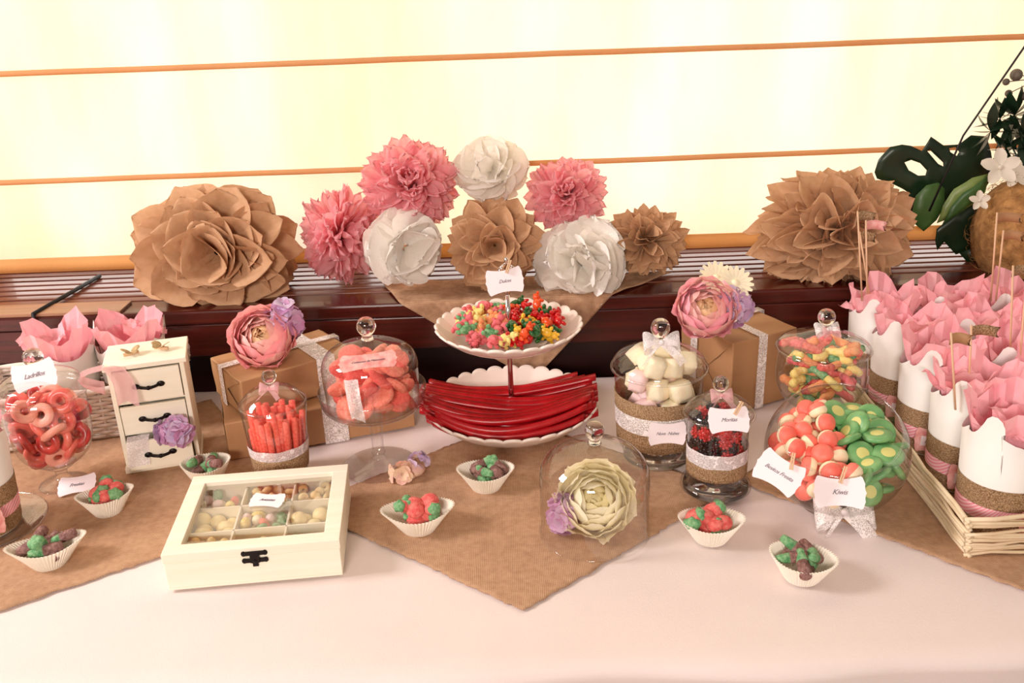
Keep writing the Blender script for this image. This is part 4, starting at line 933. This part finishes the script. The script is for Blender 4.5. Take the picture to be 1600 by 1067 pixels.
for z0, z1, out in ((.009, .0505, .013), (.0585, .0965, .001), (.1035, .148, .004)):
    dr = put('drawer', None, ch, (0, -out, 0)); mb = MB(); lb(mb, .007, cw_-.007, 0, .005, z0, z1); lb(mb, .008, .011, .005, cd_-.012, z0, z1-.008); lb(mb, cw_-.011, cw_-.008, .005, cd_-.012, z0, z1-.008); lb(mb, .008, cw_-.008, .005, cd_-.012, z0, z0+.002); lb(mb, .008, cw_-.008, cd_-.015, cd_-.012, z0, z1-.008)
    mb.build('drawer_box', 'white_paint', dr, smooth=False, bevel=.0007)
    zc = (z0+z1)/2; hb = MB().tube([(cw_/2+k*.0145, -.0015-.0045*math.cos(k*PI/2), zc-.0020*math.cos(k*PI/2)) for k in (-1, -.6, -.2, .2, .6, 1)], .0021, 8)
    for k in (-1, 1): hb.ell((cw_/2+k*.0155, -.0012, zc), (.0052, .0018, .0040), 10, 6)
    hb.ell((cw_/2, -.0055, zc-.002), (.0035, .003, .003), 8, 6); hb.build('handle', 'bronze', dr)
chm = Matrix.Translation((A_.x, A_.y, .0014)) @ Matrix.Rotation(ang, 4, 'Z')
mv = thing('silk_bloom', 'mauve silk bloom hanging on the drawers of the mini chest', 'flower', chm @ Vector((cw_*.72, -.018, .060)))
hydrangea(mv, (0, 0, 0), (.019, .010, .013), 22, ['mauve', 'lilac', 'pale_lilac'], .0135, 61, (0, -1, .3), .3)
MB().ell((0, 0, 0), (.012, .010, .008), 10, 6).build('flower_core', 'mauve', mv, loc=(0, .006, 0))
for k, (bx, by, br) in enumerate(((.030, .030, .3), (.068, .036, -.5))):
    mw = chm @ Matrix.Translation((bx, by, chh)) @ Matrix.Rotation(br, 4, 'Z'); q = thing('butterfly_peg', ('left' if k == 0 else 'right')+' small wooden butterfly peg lying on top of the mini chest', 'peg', mw=mw)
    MB().box((0, 0, .002), (.020, .003, .004)).build('peg', 'peg', q, smooth=False, bevel=.0004)
    wg = MB()
    for sx in (-1, 1):
        wg.grid(lambda u, v: (sx*.001+sx*.011*v, (u-.5)*.014*math.sin(.4+2.3*v), .0045+.006*v), 5, 5); wg.grid(lambda u, v: (sx*.001+sx*.007*v, -.006+(u-.5)*.010*math.sin(.4+2.3*v), .0045+.003*v), 5, 5)
    wg.build('wings', 'butterfly', q, solid=.0006)
ri = thing('organza_ribbon', 'sheer pink ribbon draped over the top left of the mini chest', 'ribbon', mw=chm @ Matrix.Translation((.0, 0, chh)))
MB().grid(lambda u, v: (-.032*math.sin(u*PI*.9)+.010*(u > .5)*(u-.5), -.008+(v-.5)*.022, .002+.004*math.sin(u*PI)-.024*u-.016*(1-abs(v-.5)*2)*u), 12, 8).build('ribbon_loop', 'organza', ri)
MB().grid(lambda u, v: (-.002+.026*u+.014*v+.004*math.sin(v*4), -.0105-.004*math.sin(u*PI*2+v*2)-.006*v, .002+.003*math.sin(u*5)-.052*v), 12, 12).build('ribbon_tail', 'organza', ri)
la = thing('lace_scrap', 'white lace piece over the left of the bottom drawer', 'lace', mw=chm @ Matrix.Translation((.007, -.0135, .052)))
MB().grid(lambda u, v: (.002+.028*u-.004*v, -.0015-.002*math.sin(v*4+u*3), .001-.040*v+.004*u), 8, 8).build('lace_cloth', 'lace', la)
MB().grid(lambda u, v: (.002+.028*u, -.0015+.014*v, .0015+.001*v), 4, 4).build('lace_fold', 'lace', la)

# ------------------------------------------------------------------ kraft gift boxes
def gift(label, corner, ang, L, D, H, z0, bands, seed):
    g = thing('gift_box', label, 'gift box', (corner[0], corner[1], z0), (0, 0, ang)); mb = MB()
    bm = bmesh.new(); bmesh.ops.create_cube(bm, size=1); bmesh.ops.scale(bm, vec=(L, D, H), verts=bm.verts); bmesh.ops.translate(bm, vec=(L/2, D/2, H/2), verts=bm.verts)
    bmesh.ops.subdivide_edges(bm, edges=bm.edges[:], cuts=9, use_grid_fill=True)
    for v in bm.verts:
        x, y, z = v.co; k = .0012
        if z > .001: v.co += Vector((nz(y*30, z*30, seed), nz(x*30, z*30, seed+2), nz(x*22, y*22, seed+4)*(1 if z > H*.5 else .3)))*k*1.6
        v.co.z = min(max(v.co.z, 0), H+.0006) if z < H*.9 else v.co.z-.0006
    me = bpy.data.meshes.new('wrapping'); bm.to_mesh(me); bm.free(); me.materials.append(M['kraft']); o = put('wrapping', me, g); md = o.modifiers.new('bevel', 'BEVEL'); md.width = .0018; md.segments = 2; md.limit_method = 'ANGLE'; md.angle_limit = R(50)
    # folded end flaps
    for x, sg in ((-.0008, -1), (L+.0008, 1)):
        MB().add([(x, .004, .003), (x+sg*.0012, D/2, H*.52), (x, D-.004, .003)], [(0, 1, 2)] if sg < 0 else [(2, 1, 0)]).build('folded_flap', 'kraft', g, smooth=False, solid=.0004)
        MB().add([(x+sg*.0004, .003, H-.003), (x+sg*.0010, D/2, H*.46), (x+sg*.0004, D-.003, H-.003)], [(0, 2, 1)] if sg < 0 else [(1, 2, 0)]).build('folded_flap', 'kraft', g, smooth=False, solid=.0004)
    for axis, p, wd in bands:
        mb = MB(); e = .0028 if axis == 'x' else .0042
        loop = [(-e, -.0005), (-e, H+e*.6), ((D if axis == 'x' else L)+e, H+e*.6), ((D if axis == 'x' else L)+e, -.0005)]
        pts = []
        for (a0, z0_), (a1, z1_) in zip(loop, loop[1:]): pts += [(a0+(a1-a0)*i/8, z0_+(z1_-z0_)*i/8) for i in range(8)]
        pts.append(loop[-1]); n = len(pts)
        vs = []
        for a, z in pts:
            for s_ in (-.5, .5): vs.append((p+s_*wd, a, z) if axis == 'x' else (a, p+s_*wd, z))
        mb.add(vs, [(2*i, 2*i+2, 2*i+3, 2*i+1) for i in range(n-1)]); mb.build('lace_ribbon', 'lace_big', g)
    return g
gift('long kraft-wrapped gift box, lowest of the stack behind the stick jar', (-.394, 1.130), R(18.6), .262, .140, .057, .0014, [('x', .148, .034)], 1)
gift('kraft-wrapped gift box with lace, upper one of the stack at left', (-.368, 1.143), R(36), .172, .112, .055, .0594, [('x', .125, .028), ('y', .064, .016)], 2)
gift('tall kraft-wrapped gift box with lace ribbon behind the berry jar', (.314, 1.214), R(26), .118, .122, .113, .0014, [('x', .052, .016), ('y', .085, .016)], 3)

# ------------------------------------------------------------------ gift cups with tissue
CUPP = [(.0440, 0), (.0455, .004), (.0480, .04), (.0520, .10), (.0545, .135)]
cupr = interp(CUPP)
def cup_rim(phase):
    """outline of the cut rim, as (angle, height) pairs going round: scallops, one upright lobe with a round head, and a slit"""
    pts = []
    def seg(a0, a1, fn, n):
        for i in range(n):
            t = i/n; pts.append((a0+(a1-a0)*t, fn(t)))
    seg(0, .9, lambda t: .104+.012*t-.006*math.sin(t*PI), 8)
    seg(.9, 1.30, lambda t: .116-.007*math.sin(t*PI)+.008*t, 5)
    k = [(1.33, .128), (1.38, .134), (1.47, .138), (1.58, .138), (1.68, .134), (1.74, .128), (1.76, .122), (1.70, .1195)]
    pts.extend(k)
    seg(1.72, 3.0, lambda t: .117-.018*math.sin(t*PI*.5), 10)
    seg(3.0, 4.4, lambda t: .099+.016*math.sin(t*PI)**2, 12)
    seg(4.4, 4.42, lambda t: .099-.03*t, 2); seg(4.42, 4.46, lambda t: .066+.03*t, 2)
    seg(4.46, 2*PI, lambda t: .100+.010*math.sin(t*2*PI)**2+.004*t, 16)
    return pts
RIM = cup_rim(0); NR = len(RIM)
def wall(u, v):
    i = int(round(u*NR)) % NR; a, h = RIM[i]; a2 = a*v + (1-v)*(2*PI*i/NR) if v > .6 else (2*PI*i/NR)*(1-v/.6) + (a*.6+.4*2*PI*i/NR)*(v/.6) if False else (2*PI*i/NR)*(1-v)+a*v
    z = h*v; r = cupr(z) + (.003 if v == 1 and 8 < i < 24 else 0); return (r*math.cos(a2), r*math.sin(a2), z)
cup_me = MB().grid(wall, NR, 9, wrap=True).lathe([(0, .001), (.044, .001)], NR).mesh('cup_wall', 'cup_white')
band_me = frustum_band(cupr, .034, .058, .0007).mesh('burlap_band', 'burlap_band'); strip_me = frustum_band(cupr, .020, .035, .0012).mesh('striped_ribbon', 'pink_stripe')
low_me = frustum_band(cupr, .001, .020, .0007).mesh('burlap_band', 'burlap_band')
def tissue(seed, hi=.070):
    rr = random.Random(seed); mb = MB(); ph = rr.uniform(0, 6); N1, N2 = 30, 8; cor = rr.choice((4, 5))
    J = [rr.uniform(-1, 1) for _ in range(60)]
    def f(u, v):
        a = 2*PI*u; c = abs(math.cos((a+ph)*cor/2)); e = .66+.34*c**1.1 + .14*nz(math.cos(a)*2+seed, math.sin(a)*2)
        cr = (1 if int(round(u*N1)) % 2 else -1)*.0042*v
        r = .008 + (.033 + .013*e)*v**.6 + cr*.8 + .005*nz(math.cos(a)*3+v*3, math.sin(a)*3, seed)*v
        z = .076 + (hi*e)*v**1.5 + .010*nz(math.cos(a)*2.5, math.sin(a)*2.5+v*3, seed+5)*v
        return (r*math.cos(a), r*math.sin(a), z)
    mb.grid(f, N1, N2, wrap=True); return mb.mesh('tissue_sheet', 'pink_sheet', False)
def tissue2(seed):
    rr = random.Random(seed); ph = rr.uniform(0, 6)
    def f(u, v):
        x, y = (u-.5)*.070, (v-.5)*.070; d = math.hypot(x, y)
        return (x*.9, y*.9, .100 + .85*d*(.6+.5*nz(x*30, y*30, seed)) + .014*nz(x*55+seed, y*55))
    return MB().grid(f, 10, 10).mesh('tissue_sheet', 'pink_sheet', False)
tis = [tissue(i) for i in range(5)]; tis2 = [tissue2(20+i) for i in range(4)]; tis_in = [tissue(40+i, .040) for i in range(4)]
card_me = None
def gift_cup(c, label, rot, seed, hi=1.0, tagang=None, group='white gift cups with pink tissue', text_='Martín', detail=True, tilt=0):
    rr = random.Random(seed); g = thing('gift_cup', label, 'gift cup', (c[0], c[1], c[2]), (tilt, 0, rot), group); g.scale = (.93, .93, 1.10)
    put('cup_wall', cup_me, g); put('burlap_band', band_me, g); put('striped_ribbon', strip_me, g); put('burlap_band', low_me, g)
    put('tissue_sheet', rr.choice(tis), g, rot=(0, 0, rr.uniform(0, 6))); o = put('tissue_sheet', rr.choice(tis_in), g, (rr.uniform(-.006, .006), rr.uniform(-.006, .006), .006), (0, 0, rr.uniform(0, 6))); o.scale = (.72, .72, 1.0)
    o = put('tissue_sheet', rr.choice(tis2), g, (rr.uniform(-.008, .008), rr.uniform(-.008, .008), .004), (rr.uniform(-.2, .2), rr.uniform(-.2, .2), rr.uniform(0, 6)))
    if tagang is not None:
        a = tagang-rot; r = .0525; d = Vector((math.cos(a), math.sin(a), .10)); lt = put('floral_label', None, g, mw=align(d, (-math.sin(a), math.cos(a), 0), (r*math.cos(a), r*math.sin(a), .024), 0))
        W0, H0 = .046, .030
        mb = MB().poly([(x, y) for x, y in tagshape(W0, H0, .06)], .0006); mb.build('label_card', 'tagpink', lt, smooth=False)
        MB().box((0, -.001, .0004), (.028, .012, .0003)).build('label_strip', 'card', lt, smooth=False); text(text_, .0100, 'ink', lt, (0, -.001, .0008))
    return g
# right-hand tray: position of the cups by columns (left to right) and rows (front to back)
def ordn(i): return ['front', 'second', 'third', 'fourth', 'back'][i]
colx = [.553, .650, .747, .844]; rowy = [.918, 1.005, 1.100, 1.197, 1.290]
for ci, x in enumerate(colx):
    for ri, y in enumerate(rowy):
        if ci == 3 and ri < 2: continue
        lab = f"white gift cup with pink tissue, {ordn(ri)} one in the {['leftmost', 'second', 'third', 'rightmost'][ci]} row of the tray"
        if ci == 0 and ri == 0: lab = 'white gift cup with pink tissue nearest the near corner of the woven tray'
        gift_cup((x - (.006 if ri == 0 and ci == 0 else 0), y - (.012 if ri == 0 else .004), .010), lab, R(140)+rnd.uniform(-.12, .12)+(R(4) if ri else R(-4)), 100+ci*10+ri, tagang=R(-112) if ci == 0 and ri else (R(-70) if ri == 0 else None))

# willow tray
tx0, tx1, ty0, ty1 = .492, .900, .852, 1.338
tr = thing('willow_tray', 'wide low woven willow tray holding rows of gift cups at right', 'tray', (tx0, ty0, .0014))
MB().box(((tx1-tx0)/2, (ty1-ty0)/2, .004), (tx1-tx0-.004, ty1-ty0-.004, .006)).build('tray_floor', 'kraft', tr, smooth=False)
rr = random.Random(44)
for side in range(4):
    for k in range(15):
        t = k/14; fl = .012*t**1.3 + rr.uniform(-.001, .001); z = .003+.052*t+rr.uniform(-.001, .001)
        x0, x1, y0, y1 = -fl, tx1-tx0+fl, -fl, ty1-ty0+fl; ov = .010
        a, b = [((x0, y0-ov*.4), (x0, y1+ov*.4)), ((x0-ov*.4, y0), (x1+ov*.4, y0)), ((x1, y0), (x1, y1)), ((x0, y1), (x1, y1))][side]
        wob = [rr.uniform(-.0018, .0018) for _ in range(15)]
        pts = [(a[0]+(b[0]-a[0])*i/14+(wob[i] if side in (0, 2) else 0), a[1]+(b[1]-a[1])*i/14+(wob[i] if side in (1, 3) else 0), z+wob[(i+5) % 15]*1.0+.003*math.sin(i*.22+k*1.3)) for i in range(15)]
        MB().tube(pts, .0023*rr.uniform(.8, 1.15), 6).build('willow_rod', 'willow', tr)

# skewers with little flags
def flag(base, topz, dx, dy, label, matn, L=.030, sidev=1, w=.013):
    g = thing('flag_pick', label, 'flag', base); h = topz-base[2]
    MB().tube([(0, 0, 0), (dx*.5, dy*.5, h*.5), (dx, dy, h)], .0013, 8).build('skewer', 'stick', g)
    def f(u, v): return (dx+sidev*(u*L - (.006*(1-abs(v*2-1)) if u > .99 else 0)), dy+.002*math.sin(u*5), h-.002-w*v+.0015*math.sin(u*4))
    MB().grid(f, 12, 3).build('flag', matn, g, solid=.0008)
def fp(px, py, pxt, pyt, Y, label, matn, L=.030, sidev=1):
    a = PY(px, py, Y); b = PY(pxt, pyt, Y); flag((a.x, Y, a.z), b.z, b.x-a.x, 0, label, matn, L, sidev)
fp(1347, 470, 1340, 330, 1.262, 'tall skewer with burlap flag, leftmost of the three in the back left cup', 'burlap_band', .026)
fp(1355, 470, 1353, 344, 1.258, 'skewer with pink patterned flag in the back left cup', 'tagpink', .030)
fp(1360, 470, 1343, 362, 1.268, 'shorter skewer with burlap flag behind the pink one', 'burlap_band', .024)
fp(1548, 470, 1558, 332, 1.25, 'tall skewer with pale burlap flag before the fibre ball, upper', 'kraft', .036)
fp(1556, 470, 1568, 360, 1.245, 'skewer with notched kraft flag before the fibre ball, lower', 'kraft', .030)
fp(1577, 590, 1583, 415, 1.09, 'thick skewer with square burlap flag at the right edge', 'burlap_band', .030)
fp(1513, 620, 1518, 508, 1.02, 'skewer with gold burlap flag in the middle of the tray', 'burlap_band', .034)
fp(1493, 640, 1486, 520, .965, 'skewer with pale paper flag near the front left cups', 'kraft', .024)
fp(1590, 600, 1604, 440, 1.04, 'slim skewer leaning right at the photo edge', 'burlap_band', .02)

# ------------------------------------------------------------------ left wicker basket with two cups, left plate with one cup
wa = R(14); wc = Vector((-.628, 1.262, .0014)); WL, WD, WH = .252, .115, .082
wk = thing('wicker_basket', 'white woven wicker basket with rope handles behind the mini chest', 'basket', wc, (0, 0, wa))
MB().box((0, 0, .003), (WL-.004, WD-.004, .005)).build('basket_floor', 'white_wicker', wk, smooth=False)
def rect(t, L_, D_): # t in 0..4 round the rectangle
    k = int(t) % 4; f = t-int(t); L2, D2 = L_/2, D_/2
    c_ = [(-L2, -D2), (L2, -D2), (L2, D2), (-L2, D2)]; a, b = c_[k], c_[(k+1) % 4]; return (a[0]+(b[0]-a[0])*f, a[1]+(b[1]-a[1])*f)
for k in range(13):
    z = .006+k*.0060; fl = .010*k/12; pts = []
    for i in range(0, 145):
        t = i/36; t = min(t, 3.9999) if i < 144 else 0; x, y = rect(t, WL+2*fl, WD+2*fl); side = int(t) % 4; o_ = .0022*math.sin(i*PI/2+k*PI)
        pts.append((x+(o_ if side in (1, 3) else 0), y+(o_ if side in (0, 2) else 0), z))
    MB().tube(pts, .0027, 6, cap=False).build('wicker_strand', 'white_wicker', wk)
for i in range(48):
    x, y = rect(i/12+.001, WL, WD); x2, y2 = rect(i/12+.001, WL+.02, WD+.02)
    MB().tube([(x, y, .004), (x2, y2, WH)], .0022, 5).build('wicker_stake', 'white_wicker', wk)
pts = [rect(min(i/20, 3.999) if i < 80 else 0, WL+.022, WD+.022) for i in range(81)]
MB().tube([(x, y, WH+.001*math.sin(i)) for i, (x, y) in enumerate(pts)], .0045, 8, cap=False).build('basket_rim', 'white_wicker', wk)
for sx in (-1, 1):
    hb = MB()
    for s_ in (0, PI): hb.tube([(sx*(WL/2+.013) + .0026*math.cos(i*1.1+s_), -.024+.048*i/24 + 0, WH-.004+.036*math.sin(i/24*PI)+.0026*math.sin(i*1.1+s_)) for i in range(25)], .0032, 6)
    hb.build('rope_handle', 'white_wicker', wk)
gift_cup((-.662, 1.262, .006), 'white gift cup with pink tissue, left one in the wicker basket', R(-60), 300, group='gift cups in the wicker basket')
gift_cup((-.566, 1.284, .008), 'white gift cup with pink tissue, right one in the wicker basket', R(-75), 301, group='gift cups in the wicker basket')
pg = P(-6, 838)
pt = thing('glass_plate', 'clear glass plate at the left edge under a gift cup', 'plate', (pg.x-.02, pg.y+.012, .0014))
MB().lathe(smooth_prof([(0, .002), (.045, .002), (.060, .004), (.072, .009), (.0725, .0105), (.060, .0065), (.045, .0045), (0, .0045)], 4), 56).build('plate_disc', 'glass2', pt)
g = gift_cup((pg.x-.02, pg.y+.014, .0065), 'white gift cup on the glass plate at the far left edge', R(150), 302, tagang=R(-55), group='gift cups at the left')

# ------------------------------------------------------------------ end
for o in list(bpy.data.objects):
    if o.parent is None and o.type == 'MESH' and not o.get('label') and not o.get('kind'): print('UNTAGGED', o.name)
